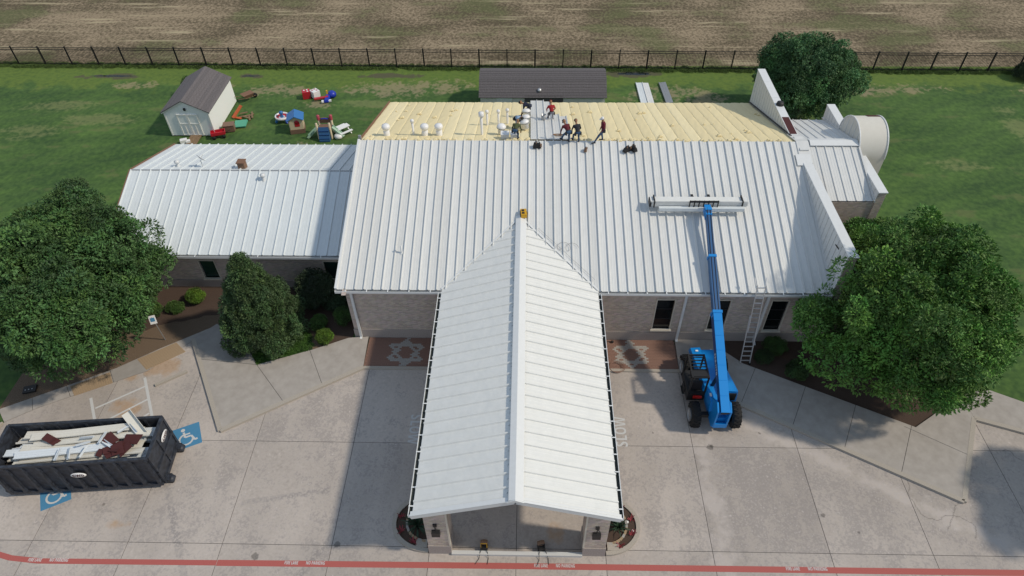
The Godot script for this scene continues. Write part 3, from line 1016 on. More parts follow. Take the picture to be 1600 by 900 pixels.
func build_main() -> void:
	var b := thing("main_building", "long pale brick hall with white standing seam roof being stripped", "building")
	var st := S()
	var zf := ZE - 0.3
	var win := [[6.84, 7.76], [9.78, 10.66], [12.8, 13.66]]
	var ops := []
	for k in win: ops.append([k[0] - XL - 0.3, k[1] - XL - 0.3, 0.95, 3.22])
	wall(st, Vector3(XL + 0.3, 0, zf - 0.12), Vector3(15.9, 0, zf - 0.12), HE - 0.02, 0.24, ops)
	wall(st, Vector3(XL + 0.42, 0, zf - 0.24), Vector3(XL + 0.42, 0, ZB + 0.3), HE - 0.1, 0.24, [])
	wall(st, Vector3(XL + 0.3, 0, ZB + 0.42), Vector3(15.9, 0, ZB + 0.42), HE - 0.1, 0.24, [])
	# gable infill of the left end
	slab_xy(st, [Vector2(-ZE - 0.35 + 0.0, HE - 0.1), Vector2(-ZB + 0.35 - 0.7, HE - 0.1), Vector2(-ZR, HR - 0.16)], XL + 0.31, XL + 0.53, Basis(Vector3(0, 0, -1), Vector3.UP, Vector3(1, 0, 0)))
	ob("wall", st, M.brick, b)
	st = S()
	var cur := XL + 0.27
	bx(st, Vector3((cur + 15.93) * 0.5, 0.33, zf + 0.02), Vector3(15.93 - cur, 0.66, 0.06))
	ob("stone_base", st, M.stone, b)
	for k in win: window(b, k[0], k[1], 0.95, 3.22, zf - 0.08, "dark_glass")
	# front slope
	var ln := Vector2(ZE - ZR, HR - HE).length()
	roof_slope(b, Vector3(XL, HR, ZR), 0.0, ANG, XP - XL, 54, ln + 0.02, 0.085, ["roof_a", "roof_b", "roof_c"], 1)
	# back slope: insulation strips and the first new panels
	rng.seed = 15
	var n := 38
	var w := (XP - XL) / n
	var Bb := Basis(Vector3.UP, PI) * Basis(Vector3.RIGHT, ANG)
	for v in n:
		st = S()
		var nz := 24
		var prof := [0.0, 0.04, 0.12, 0.3, 0.5, 0.7, 0.88, 0.96, 1.0]
		var hg := []
		for iz in nz + 1:
			var row := []
			for f in prof:
				var e := 1.0 - pow(absf(f * 2 - 1), 10.0)
				row.append(-0.03 + e * (0.03 + rng.randf_range(-0.016, 0.016)) - (0.014 if iz % 5 == 0 else 0.0))
			hg.append(row)
		st.set_smooth_group(0)
		for iz in nz:
			for ix in prof.size() - 1:
				var za := ln * iz / nz
				var zb := ln * (iz + 1) / nz
				var xa: float = prof[ix] * (w + 0.004)
				var xb: float = prof[ix + 1] * (w + 0.004)
				quad(st, Vector3(xa, hg[iz + 1][ix], zb), Vector3(xb, hg[iz + 1][ix + 1], zb), Vector3(xb, hg[iz][ix + 1], za), Vector3(xa, hg[iz][ix], za))
		st.set_smooth_group(-1)
		var o := ob("insulation_strip", st, M[["batt_a", "batt_b", "batt_c"][rng.randi() % 3]], b)
		o.transform = Transform3D(Bb, Vector3(XP - v * w, HR - 0.05, ZR))
	# decking below
	st = S()
	slab_xy(st, [Vector2(-ZE, HE - 0.12), Vector2(-ZE, HE - 0.05), Vector2(-ZR, HR - 0.09), Vector2(-ZB, HE - 0.09), Vector2(-ZB, HE - 0.16), Vector2(-ZR, HR - 0.2)], XL + 0.02, XP - 0.02, Basis(Vector3(0, 0, -1), Vector3.UP, Vector3(1, 0, 0)))
	ob("roof_deck", st, M.wood, b)
	# new panels on the back slope (x runs right to left there)
	var pw := 0.47
	for k in [[0.16, ln, 0.03], [0.63, ln, 0.03], [1.1, ln * 0.97, 0.03], [1.57, ln * 0.60, 0.03], [2.04, ln * 0.55, 0.03]]:
		var o := mi("new_roof_panel", panel_mesh(pw, k[1], 0.07), M.roof_c, b)
		o.transform = Transform3D(Bb, Vector3(k[0] + pw, HR + 0.03, ZR) + Bb * Vector3(0, 0.03, 0.12))
	# ragged tufts and scraps of insulation along the stripped ridge
	st = S()
	for k in 170:
		var x := rng.randf_range(XL + 0.3, XP - 0.3)
		if x > 0.1 and x < 2.6: continue
		var z := ZR - rng.randf_range(0.02, 0.32) if k < 130 else ZR - rng.randf_range(0.4, 8.5)
		var c := Vector3(x, roof_h(z) + 0.0, z)
		var q := rng.randf_range(0.05, 0.17)
		hexa(st, [c + Vector3(-q, 0, q * 0.7), c + Vector3(q, 0, q * 0.5), c + Vector3(q * 0.8, 0, -q), c + Vector3(-q * 0.7, 0, -q * 0.8), c + Vector3(-q * 0.5, q * 0.5, q * 0.4), c + Vector3(q * 0.6, q * 0.4, q * 0.3), c + Vector3(q * 0.4, q * 0.6, -q * 0.5), c + Vector3(-q * 0.5, q * 0.4, -q * 0.4)])
	ob("insulation_tufts", st, M.batt_b, b).set_meta("kind", "stuff")
	# rake trims
	st = S()
	beam(st, Vector3(XL - 0.03, HE - 0.02, ZE), Vector3(XL - 0.03, HR - 0.02, ZR), 0.1, 0.26)
	ob("rake_trim", st, M.trim, b)
	st = S()
	beam(st, Vector3(XL - 0.03, HE - 0.06, ZB), Vector3(XL - 0.03, HR - 0.06, ZR), 0.06, 0.2)
	ob("bare_rake_board", st, M.rust_wood, b)
	st = S()
	bx(st, Vector3(XL + 0.02, HR + 0.1, ZR - 0.1), Vector3(0.16, 0.3, 0.12))
	ob("ridge_end_flashing", st, M.steel, b)
	gutter(b, Vector3(XL - 0.06, HE - 0.02, ZE + 0.0), Vector3(-4.4, HE - 0.02, ZE + 0.0), Vector3(0, 0, 1), 0.93)
	gutter(b, Vector3(3.68, HE - 0.02, ZE + 0.0), Vector3(15.5, HE - 0.02, ZE + 0.0), Vector3(0, 0, 1), 0.93)
	st = S()
	bx(st, Vector3((XL + XP) * 0.5, HE - 0.16, ZE - 0.15), Vector3(XP - XL - 0.1, 0.04, 0.34))
	ob("soffit", st, M.trim, b)
	for x in [-9.2, 8.28, 12.52]: downspout(b, x, zf, HE - 0.28)
	wall_light(b, Vector3(14.55, 3.45, zf + 0.06))
	st = S()
	lathe(st, [Vector2(0, -0.06), Vector2(0.06, -0.04), Vector2(0.07, 0.05), Vector2(0, 0.06)], 10, Vector3(4.5, 3.75, zf + 0.1))
	ob("camera_dome", st, M.plastic_white, b)
	st = S()
	lathe(st, [Vector2(0, -0.06), Vector2(0.06, -0.04), Vector2(0.07, 0.05), Vector2(0, 0.06)], 10, Vector3(XL + 0.36, 3.7, zf + 0.1))
	ob("camera_dome", st, M.dark_metal, b)
	# vents
	for v in [[-8.44, -35.4, 0], [-6.85, -35.5, 1], [-6.15, -35.45, 0], [-5.31, -35.5, 0], [-2.75, -35.55, 2], [-2.55, -37.7, 1], [-1.85, -37.8, 1], [-1.3, -38.1, 1]]:
		vent(b, v[0], v[1], v[2])
	# thin pipe vent on the front slope
	st = S()
	var pz := -26.93
	lathe(st, [Vector2(0.12, -0.02), Vector2(0.05, 0.08), Vector2(0.05, 0.5), Vector2(0.0, 0.5)], 10, Vector3(-6.63, roof_h(pz), pz))
	ob("roof_vent", st, M.trim, b)

	# ------- parapets and the narrow end bay
	var side := S()
	var PT := 6.5
	for seg in [[ZE + 0.02, -33.3], [-35.2, ZB - 0.02]]:
		var z0: float = seg[0]
		var z1: float = seg[1]
		bx(side, Vector3(15.75, PT * 0.5, (z0 + z1) * 0.5), Vector3(0.4, PT, absf(z1 - z0)))
	ob("parapet", side, M.brick, b)
	parapet_skin(b, 15.545, ZE, -33.2, PT)
	parapet_skin(b, 15.545, -35.3, ZB, PT)
	for seg in [[ZE + 0.06, -33.25], [-35.25, -39.9], [-42.0, ZB - 0.06]]:
		var cp := S()
		bx(cp, Vector3(15.76, PT + 0.03, (seg[0] + seg[1]) * 0.5), Vector3(0.5, 0.06, absf(seg[1] - seg[0])))
		ob("coping", cp, M.trim, b)
	# bare coping where the trim has been taken off
	var bare := S()
	bx(bare, Vector3(15.76, PT + 0.015, -36.6), Vector3(0.42, 0.1, 1.9))
	ob("bare_coping", bare, M.maroon, b)
	var cpb := S()
	bx(cpb, Vector3(15.76, PT + 0.03, -40.95), Vector3(0.5, 0.06, 2.08))
	ob("coping", cpb, M.trim, b)
	var hole := S()
	lathe(hole, [Vector2(0, 0.16), Vector2(0.2, 0.15), Vector2(0.24, 0.0), Vector2(0.24, -0.1)], 14, Vector3(15.8, PT + 0.1, -39.0))
	ob("black_vent", hole, M.black, b)
	# end bay roof in the plane of the main slopes
	var zf2 := -30.3
	var zb2 := -39.1
	var lf := Vector2(zf2 - ZR, HR - roof_h(zf2)).length()
	roof_slope(b, Vector3(15.98, HR - 0.02, ZR), 0.0, ANG, 2.95, 6, lf, 0.05, ["roof_a", "roof_b"], 4)
	var lb := Vector2(ZR - zb2, HR - roof_h(zb2)).length()
	roof_slope(b, Vector3(18.93, HR - 0.02, ZR), PI, ANG, 2.95, 6, lb, 0.05, ["roof_a", "roof_b"], 5)
	st = S()
	slab_xy(st, [Vector2(0.36, -0.09), Vector2(0, 0.03), Vector2(-0.36, -0.09), Vector2(-0.36, -0.13), Vector2(0, -0.01), Vector2(0.36, -0.13)], 16.15, 18.9, Basis(Vector3(0, 0, -1), Vector3.UP, Vector3(1, 0, 0)), Vector3(0, HR + 0.08, ZR))
	ob("ridge_cap", st, M.trim, b)
	st = S()
	bx(st, Vector3(15.75, HR - 0.12, ZR), Vector3(0.5, 0.06, 1.4))
	slab_xy(st, [Vector2(1.5, -0.47), Vector2(0, -0.0), Vector2(-1.5, -0.47), Vector2(-1.5, -0.52), Vector2(0, -0.05), Vector2(1.5, -0.52)], 15.4, 16.1, Basis(Vector3(0, 0, -1), Vector3.UP, Vector3(1, 0, 0)), Vector3(0, HR + 0.05, ZR))
	ob("saddle_flashing", st, M.roof_a, b)
	st = S()
	bx(st, Vector3(15.6, roof_h(-33.0) + 0.05, -32.9), Vector3(0.85, 0.02, 0.8), Basis(Vector3.RIGHT, ANG))
	ob("patch_sheet", st, M.trim, b)
	# end bay walls
	st = S()
	wall(st, Vector3(15.95, 0, zf2 - 0.12), Vector3(19.3, 0, zf2 - 0.12), roof_h(zf2) - 0.1, 0.24, [])
	ob("end_wall", st, M.brick, b)
	st = S()
	wall(st, Vector3(15.95, 0, zb2 + 0.12), Vector3(19.3, 0, zb2 + 0.12), roof_h(zb2) - 0.1, 0.24, [])
	ob("end_wall", st, M.brick, b)
	var PR := 6.3
	for seg in [[-30.25, -33.7], [-36.9, -39.4]]:
		st = S()
		bx(st, Vector3(19.18, PR * 0.5, (seg[0] + seg[1]) * 0.5), Vector3(0.42, PR, absf(seg[1] - seg[0])))
		ob("end_wall", st, M.brick, b)
	parapet_skin(b, 18.965, -30.25, -33.8, PR)
	parapet_skin(b, 18.965, -36.8, -39.4, PR)
	for seg in [[-30.2, -33.72], [-36.88, -39.45]]:
		var cp := S()
		bx(cp, Vector3(19.18, PR + 0.03, (seg[0] + seg[1]) * 0.5), Vector3(0.5, 0.06, absf(seg[1] - seg[0])))
		ob("coping", cp, M.trim, b)
	# round-topped tower wall
	var prof := []
	var cz := 35.3
	var R := 1.6
	var sp := 6.15
	for k in 49:
		var an := PI * k / 48.0
		prof.append(Vector2(cz + cos(an) * R, sp + sin(an) * R))
	prof.append(Vector2(cz - R, 4.6)); prof.append(Vector2(cz + R, 4.6))
	st = S()
	var TB := Basis(Vector3(0, 0, -1), Vector3.UP, Vector3(1, 0, 0))
	slab_xy(st, prof, 18.95, 20.55, TB)
	ob("round_parapet", st, mat("stucco", L(0.66, 0.64, 0.58), 0.8, 0.0, M.trim.albedo_texture, 0.4), b)
	st = S()
	slab_xy(st, [Vector2(cz - R + 0.02, 0), Vector2(cz + R - 0.02, 0), Vector2(cz + R - 0.02, 4.6), Vector2(cz - R + 0.02, 4.6)], 18.97, 20.53, TB)
	ob("round_parapet_base", st, M.brick, b)
	for xx in [18.93, 20.52]:
		st = S()
		for k in 24:
			var a0 := PI * k / 24.0
			var a1 := PI * (k + 1) / 24.0
			beam(st, Vector3(xx, sp + sin(a0) * (R + 0.02), -(cz + cos(a0) * (R + 0.02))), Vector3(xx, sp + sin(a1) * (R + 0.02), -(cz + cos(a1) * (R + 0.02))), 0.06, 0.05)
		ob("curved_trim", st, M.trim, b)
	st = S()
	for k in 6:
		var zz := -(cz - R) - (k + 0.5) * 2.0 * R / 6.0
		var dz := absf(-zz - cz)
		var top := sp + sqrt(maxf(0.0, R * R - dz * dz)) - 0.03
		bx(st, Vector3(18.94, (top + 5.6) * 0.5, zz), Vector3(0.025, top - 5.6, 0.03))
	ob("siding_rib", st, M.trim, b)
	st = S()
	var a2 := deg_to_rad(68)
	bx(st, Vector3(20.1, sp + sin(a2) * (R + 0.005), -(cz + cos(a2) * (R + 0.005))), Vector3(0.7, 0.03, 0.36), Basis(Vector3.RIGHT, -(PI / 2 - a2)))
	ob("bare_patch", st, M.maroon, b)

func parapet_skin(parent: Node3D, x: float, z0: float, z1: float, top: float) -> void:
	# vertical metal siding on the inner face, panel by panel
	var n := maxi(2, int(absf(z1 - z0) / 0.42))
	for k in n:
		var za := lerpf(z0, z1, float(k) / n)
		var zb := lerpf(z0, z1, float(k + 1) / n)
		var lo := minf(roof_h(za), roof_h(zb)) - 0.1
		if lo > top - 0.05: continue
		var st := S()
		bx(st, Vector3(x - 0.008, (lo + top) * 0.5, (za + zb) * 0.5), Vector3(0.03, top - lo, absf(zb - za) - 0.004))
		bx(st, Vector3(x - 0.03, (lo + top) * 0.5, za + (zb - za) * 0.06), Vector3(0.03, top - lo, 0.045))
		ob("siding_panel", st, M.roof_a, parent)
	var st2 := S()
	beam(st2, Vector3(x - 0.06, roof_h(z0) + 0.05, z0), Vector3(x - 0.06, roof_h(z1) + 0.05, z1), 0.1, 0.05)
	ob("base_flashing", st2, M.roof_b if absf(z0 + 35.3) > 0.3 else M.dark_metal, parent)

func build_canopy() -> void:
	var b := thing("entrance_canopy", "white gabled drive-through canopy on two brick columns", "canopy")
	var xc := -0.36
	var w := 4.0
	var hr := 5.37
	var a := atan2(hr - HE, w)
	var ln := Vector2(w, hr - HE).length()
	var z0 := -12.52
	var n := 27
	var wd := n * 0.605
	roof_slope(b, Vector3(xc, hr, z0), PI / 2, a, wd, n, ln, 0.07, ["canopy_roof"], 6, "roof_panel", 1.5)
	roof_slope(b, Vector3(xc, hr, z0 - wd), -PI / 2, a, wd, n, ln, 0.07, ["canopy_roof"], 7, "roof_panel", 1.5)
	# ridge cap, stopping at the main roof
	var zt := ZE - (hr - HE) / tan(ANG)
	var st := S()
	slab_xy(st, [Vector2(-0.27, 0.02), Vector2(-0.25, 0.07), Vector2(0, 0.15), Vector2(0.3, 0.0), Vector2(0.32, -0.04), Vector2(0, 0.11)], zt - 0.1, z0 + 0.06, Basis(), Vector3(xc, hr, 0))
	ob("ridge_cap", st, M.trim, b)
	st = S()
	slab_xy(st, [Vector2(-0.33, -0.12), Vector2(-0.33, -0.03), Vector2(0, 0.14), Vector2(0.33, -0.03), Vector2(0.33, -0.12), Vector2(0, 0.0)], z0 + 0.06, z0 + 0.1, Basis(), Vector3(xc, hr, 0))
	ob("ridge_end_cap", st, M.trim, b)
	for k in n - 2:
		var zz := z0 - (k + 0.55) * 0.605
		if zz < zt: continue
		st = S()
		bx(st, Vector3(xc - 0.325, hr - 0.085, zz), Vector3(0.05, 0.045, 0.05), Basis(Vector3.FORWARD, -a))
		ob("ridge_closure", st, M.trim, b)
	# rake fascia
	for s in [-1, 1]:
		st = S()
		beam(st, Vector3(xc, hr - 0.07, z0 + 0.03), Vector3(xc + s * (w + 0.08), HE - 0.1, z0 + 0.03), 0.07, 0.24)
		beam(st, Vector3(xc, hr + 0.045, z0 - 0.03), Vector3(xc + s * (w + 0.08), HE + 0.02, z0 - 0.03), 0.2, 0.03)
		ob("rake_trim", st, M.trim, b)
		gutter(b, Vector3(xc + s * w, HE - 0.0, z0 + 0.04), Vector3(xc + s * w, HE - 0.0, ZE + 0.2), Vector3(s, 0, 0), 0.8)
		# valley flashing
		st = S()
		beam(st, Vector3(xc + s * (w + 0.02), HE + 0.05, ZE - 0.02), Vector3(xc + s * 0.05, hr + 0.05, zt), 0.09, 0.03)
		ob("valley_flashing", st, M.trim, b)
	# sloped underside
	for q in [-1, 1]:
		st = S()
		beam(st, Vector3(xc, hr - 0.1, (z0 + ZE) * 0.5), Vector3(xc + q * (w - 0.03), HE - 0.1, (z0 + ZE) * 0.5), absf(z0 - ZE) - 0.02, 0.03)
		ob("ceiling", st, M.cream, b)
	# columns
	for s in [-1, 1]:
		var x0 := -4.1 if s < 0 else 2.47
		st = S()
		bx(st, Vector3(x0 + 0.48, 2.0, -13.32), Vector3(0.92, 4.0 - 0.14, 0.96))
		var c := ob("column", st, M.brick, b)
		st = S()
		bx(st, Vector3(x0 + 0.48, 0.36, -13.32), Vector3(0.98, 0.72, 1.02))
		ob("stone_base", st, M.stone, c)
		st = S()
		var xe := x0 + 0.95 if s < 0 else x0 + 0.01
		bx(st, Vector3(xe, 2.33, -12.87), Vector3(0.07, 3.18, 0.1))
		ob("corner_trim", st, M.cream, c)
		st = S()
		var lx := x0 + 0.46
		bx(st, Vector3(lx, 2.05, -12.74), Vector3(0.34, 0.34, 0.16))
		ob("lantern", st, M.dark_metal, c)
		st = S()
		tube(st, [Vector3(lx, 2.2, -12.8), Vector3(lx, 2.55, -12.74), Vector3(lx + 0.02, 2.72, -12.68), Vector3(lx + 0.1, 2.66, -12.6)], 0.022, 0.022, 6)
		bx(st, Vector3(lx, 2.64, -12.8), Vector3(0.16, 0.16, 0.08))
		ob("lantern_arm", st, M.dark_metal, c)
		# inner piers that carry the far end
		st = S()
		bx(st, Vector3(x0 + 0.48, 2.0, -24.3), Vector3(0.92, 3.86, 0.9))
		ob("rear_pier", st, M.brick, b)
	st = S()
	bx(st, Vector3(-0.33, 0.07, -12.83), Vector3(5.6, 0.14, 0.17))
	ob("threshold", st, M.white_paint, b)

func build_islands() -> void:
	for s in [-1, 1]:
		var cx := -4.15 if s < 0 else 3.5
		var cz := -14.2
		var rx := 1.75 if s < 0 else 1.6
		var rz := 1.38
		var t := thing("planter_island", ["kerbed mulch island with big yucca, in the canopy's shade", "kerbed mulch island with brick edging beside the sunlit column"][0 if s < 0 else 1], "planter")
		var outer := PackedVector2Array()
		var inner := PackedVector2Array()
		for k in 25:
			var an := -PI / 2 + PI * k / 24.0
			outer.append(Vector2(cx + s * cos(an) * rx, cz + sin(an) * rz))
			inner.append(Vector2(cx + s * cos(an) * (rx - 0.18), cz + sin(an) * (rz - 0.18)))
		var st := S()
		for k in 24:
			var a0 := outer[k]
			var a1 := outer[k + 1]
			var b0 := inner[k]
			var b1 := inner[k + 1]
			prism(st, PackedVector2Array([a0, a1, b1, b0]), -0.02, 0.13)
		ob("kerb", st, M.kerb, t)
		st = S()
		prism(st, inner, -0.02, 0.07)
		ob("mulch", st, M.mulch, t)
		# brick edging
		rng.seed = 30 + s
		for k in 15:
			var an := -1.25 + 2.6 * k / 14.0
			var p := Vector3(cx + s * cos(an) * rx * 0.62, 0.1, cz + sin(an) * rz * 0.66)
			st = S()
			bx(st, p, Vector3(0.17, 0.09, 0.1), Basis(Vector3.UP, -s * an + PI / 2 + rng.randf_range(-0.1, 0.1)))
			ob("edging_brick", st, M.paver_light if rng.randf() < 0.45 else M.tan_patch, t)
		st = S()
		bx(st, Vector3(cx + s * 0.32, 0.1, cz + 1.0), Vector3(0.5, 0.08, 0.36))
		ob("splash_block", st, M.kerb, t)
		# spiky yucca
		var y := thing("yucca", ["dark spiky yucca in the shaded island", "spiky green yucca in the sunlit island"][0 if s < 0 else 1], "plant", Vector3(cx + s * 0.62, 0.07, cz + 0.15))
		st = S()
		for k in 60:
			var an := rng.randf() * TAU
			var el := rng.randf_range(0.1, 1.35)
			var lnn := rng.randf_range(0.55, 0.95) * (1.0 if s < 0 else 0.8)
			var d := Vector3(cos(an) * cos(el), sin(el), sin(an) * cos(el))
			var sd := d.cross(Vector3.UP).normalized() * 0.028
			var m := d * lnn * 0.5 + Vector3(0, 0.06, 0)
			var e := d * lnn - Vector3(0, 0.1 * cos(el), 0)
			quad(st, -sd * 0.6, sd * 0.6, m + sd, m - sd)
			tri(st, m - sd, m + sd, e)
		ob("leaves", st, mat("yucca", L(0.03, 0.065, 0.035), 0.6), y)
		# small red flowering plants
		for k in 4:
			var an := -0.9 + 0.65 * k
			var f := thing("red_plant", "small red flowering plant in a column island", "plant", Vector3(cx + s * cos(an) * rx * 0.8, 0.07, cz + sin(an) * rz * 0.78), k * 1.3, "red plants in the islands")
			st = S()
			for q in 14:
				var b2 := rng.randf() * TAU
				var d := Vector3(cos(b2) * 0.8, rng.randf_range(0.4, 1.0), sin(b2) * 0.8).normalized()
				var sd := d.cross(Vector3.UP).normalized() * 0.016
				var l2 := rng.randf_range(0.12, 0.3)
				quad(st, -sd, sd, d * l2 + sd, d * l2 - sd)
			ob("stems", st, mat("red_leaf", L(0.24, 0.035, 0.045), 0.8), f)
		if s > 0:
			rng.seed = 66
			for k in 4:
				st = S()
				var r := rng.randf_range(0.05, 0.085)
				lathe(st, [Vector2(r * 0.9, -0.02), Vector2(r, r * 0.4), Vector2(r * 0.6, r * 0.9), Vector2(0, r)], 8)
				var o := ob("stone", st, M.plastic_white)
				o.position = Vector3(cx + 0.75 + 0.2 * (k % 2) + 0.1 * k, 0.07, cz - 0.35 + 0.2 * k)
				tag(o, "small white stone on the mulch of the sunlit island", "stone", "white stones in the island")

func build_wing() -> void:
	var b := thing("wing_building", "low pale brick side wing with bluish white metal roof", "building")
	var x0 := -24.3
	var x1 := -9.6
	var he := 2.84
	var hr := 4.68
	var ze := -28.71
	var zr := -34.36
	var zb := -40.0
	var a := atan2(hr - he, ze - zr)
	var ln := Vector2(ze - zr, hr - he).length()
	roof_slope(b, Vector3(x0, hr, zr), 0.0, a, 14.7, 24, ln, 0.07, ["wing_roof"], 8)
	roof_slope(b, Vector3(x1, hr, zr), PI, a, 14.7, 24, ln, 0.07, ["wing_roof"], 9)
	var st := S()
	wall(st, Vector3(x0 + 0.3, 0, ze - 0.42), Vector3(x1 + 0.2, 0, ze - 0.42), he - 0.1, 0.24, [[4.9, 5.78, 0.76, 2.14], [12.2, 13.1, 0.76, 2.14]])
	wall(st, Vector3(x0 + 0.42, 0, ze - 0.5), Vector3(x0 + 0.42, 0, zb + 0.5), he - 0.1, 0.24, [])
	wall(st, Vector3(x0 + 0.3, 0, zb + 0.42), Vector3(x1 + 0.2, 0, zb + 0.42), he - 0.1, 0.24, [])
	slab_xy(st, [Vector2(-ze + 0.4, he - 0.1), Vector2(-zb - 0.4, he - 0.1), Vector2(-zr, hr - 0.18)], x0 + 0.31, x0 + 0.53, Basis(Vector3(0, 0, -1), Vector3.UP, Vector3(1, 0, 0)))
	ob("wall", st, M.brick, b)
	st = S()
	bx(st, Vector3((x0 + x1) * 0.5 + 0.2, 0.3, ze - 0.28), Vector3(14.1, 0.6, 0.06))
	ob("stone_base", st, M.stone, b)
	window(b, x0 + 0.3 + 4.9, x0 + 0.3 + 5.78, 0.76, 2.14, ze - 0.40, "green_glass", false)
	window(b, x0 + 0.3 + 12.2, x0 + 0.3 + 13.1, 0.76, 2.14, ze - 0.40, "green_glass", false)
	gutter(b, Vector3(x0 - 0.05, he - 0.01, ze), Vector3(x1 - 0.3, he - 0.01, ze), Vector3(0, 0, 1), 3.0)
	st = S()
	bx(st, Vector3((x0 + x1) * 0.5, he - 0.15, ze - 0.2), Vector3(14.6, 0.03, 0.44))
	ob("soffit", st, M.trim, b)
	st = S()
	beam(st, Vector3(x0 - 0.03, he - 0.03, ze), Vector3(x0 - 0.03, hr - 0.03, zr), 0.09, 0.18)
	beam(st, Vector3(x0 - 0.03, he - 0.03, zb), Vector3(x0 - 0.03, hr - 0.03, zr), 0.088, 0.18)
	ob("bare_rake_board", st, M.rust_wood, b)
	st = S()
	bx(st, Vector3((x0 + x1) * 0.5, hr + 0.0, zr), Vector3(14.7, 0.03, 0.09))
	ob("ridge_gap_closure", st, M.steel, b)
	st = S()
	bx(st, Vector3(-17.55, 4.62, -34.85), Vector3(0.42, 0.75, 0.42))
	var ch := ob("chimney", st, M.patina, b)
	st = S()
	bx(st, Vector3(-17.55, 5.0, -34.85), Vector3(0.5, 0.05, 0.5))
	ob("chimney_cap", st, M.rust_wood, ch)
	for v in [[-21.7, -35.1], [-15.95, -33.7]]:
		st = S()
		var o := Vector3(v[0], hr - absf(v[1] - zr) * tan(a) - 0.03, v[1])
		lathe(st, [Vector2(0.13, 0), Vector2(0.08, 0.12), Vector2(0.08, 0.3), Vector2(0, 0.3)], 10, o)
		lathe(st, [Vector2(0, 0.28), Vector2(0.15, 0.29), Vector2(0.15, 0.42), Vector2(0, 0.46)], 12, o)
		ob("roof_vent", st, M.trim, b)
	var d := thing("satellite_dish", "small white satellite dish on the side wing roof", "satellite dish", Vector3(-20.1, hr - 0.24, -35.0))
	st = S()
	tube(st, [Vector3(0, -0.05, 0), Vector3(0, 0.55, 0.02)], 0.028, 0.028, 8)
	ob("mast", st, M.trim, d)
	st = S()
	var B := Basis(Vector3.UP, 2.5) * Basis(Vector3.RIGHT, 1.05)
	lathe(st, [Vector2(0, 0), Vector2(0.15, 0.02), Vector2(0.3, 0.08), Vector2(0.3, 0.095), Vector2(0.15, 0.035), Vector2(0, 0.015)], 18, Vector3(0, 0.62, 0), B)
	ob("dish", st, M.plastic_white, d)
	st = S()
	tube(st, [Vector3(0, 0.62, 0), Vector3(0, 0.62, 0) + B * Vector3(0.1, 0.34, 0.05)], 0.012, 0.012, 6)
	ob("feed_arm", st, M.steel, d)
	wall_light(b, Vector3(-16.35, 2.3, ze - 0.24))

# ---------------------------------------------------------------- sheds, fence
func shingle_roof(parent: Node3D, prof: Array, x0: float, x1: float, keys: Array, B: Basis, o: Vector3, sd: int) -> void:
	# courses of shingles along each run of the profile (local x across, y up; extruded along z)
	rng.seed = sd
	for i in prof.size() - 1:
		var a: Vector2 = prof[i]
		var b: Vector2 = prof[i + 1]
		var d := b - a
		var n := maxi(2, int(d.length() / 0.2))
		var nn := Vector2(-d.y, d.x).normalized()
		if nn.y < 0: nn = -nn
		for k in n:
			var lo := a + d * (float(k) / n)
			var hi := a + d * (float(k + 1) / n)
			if b.y < a.y:
				var t := lo; lo = hi; hi = t
			var st := S()
			var p := [lo - nn * 0.05, lo + nn * 0.022, hi + nn * 0.004, hi - nn * 0.05]
			slab_xy(st, p, x0, x1, B, o)
			ob("shingle_course", st, M[keys[rng.randi() % keys.size()]], parent)

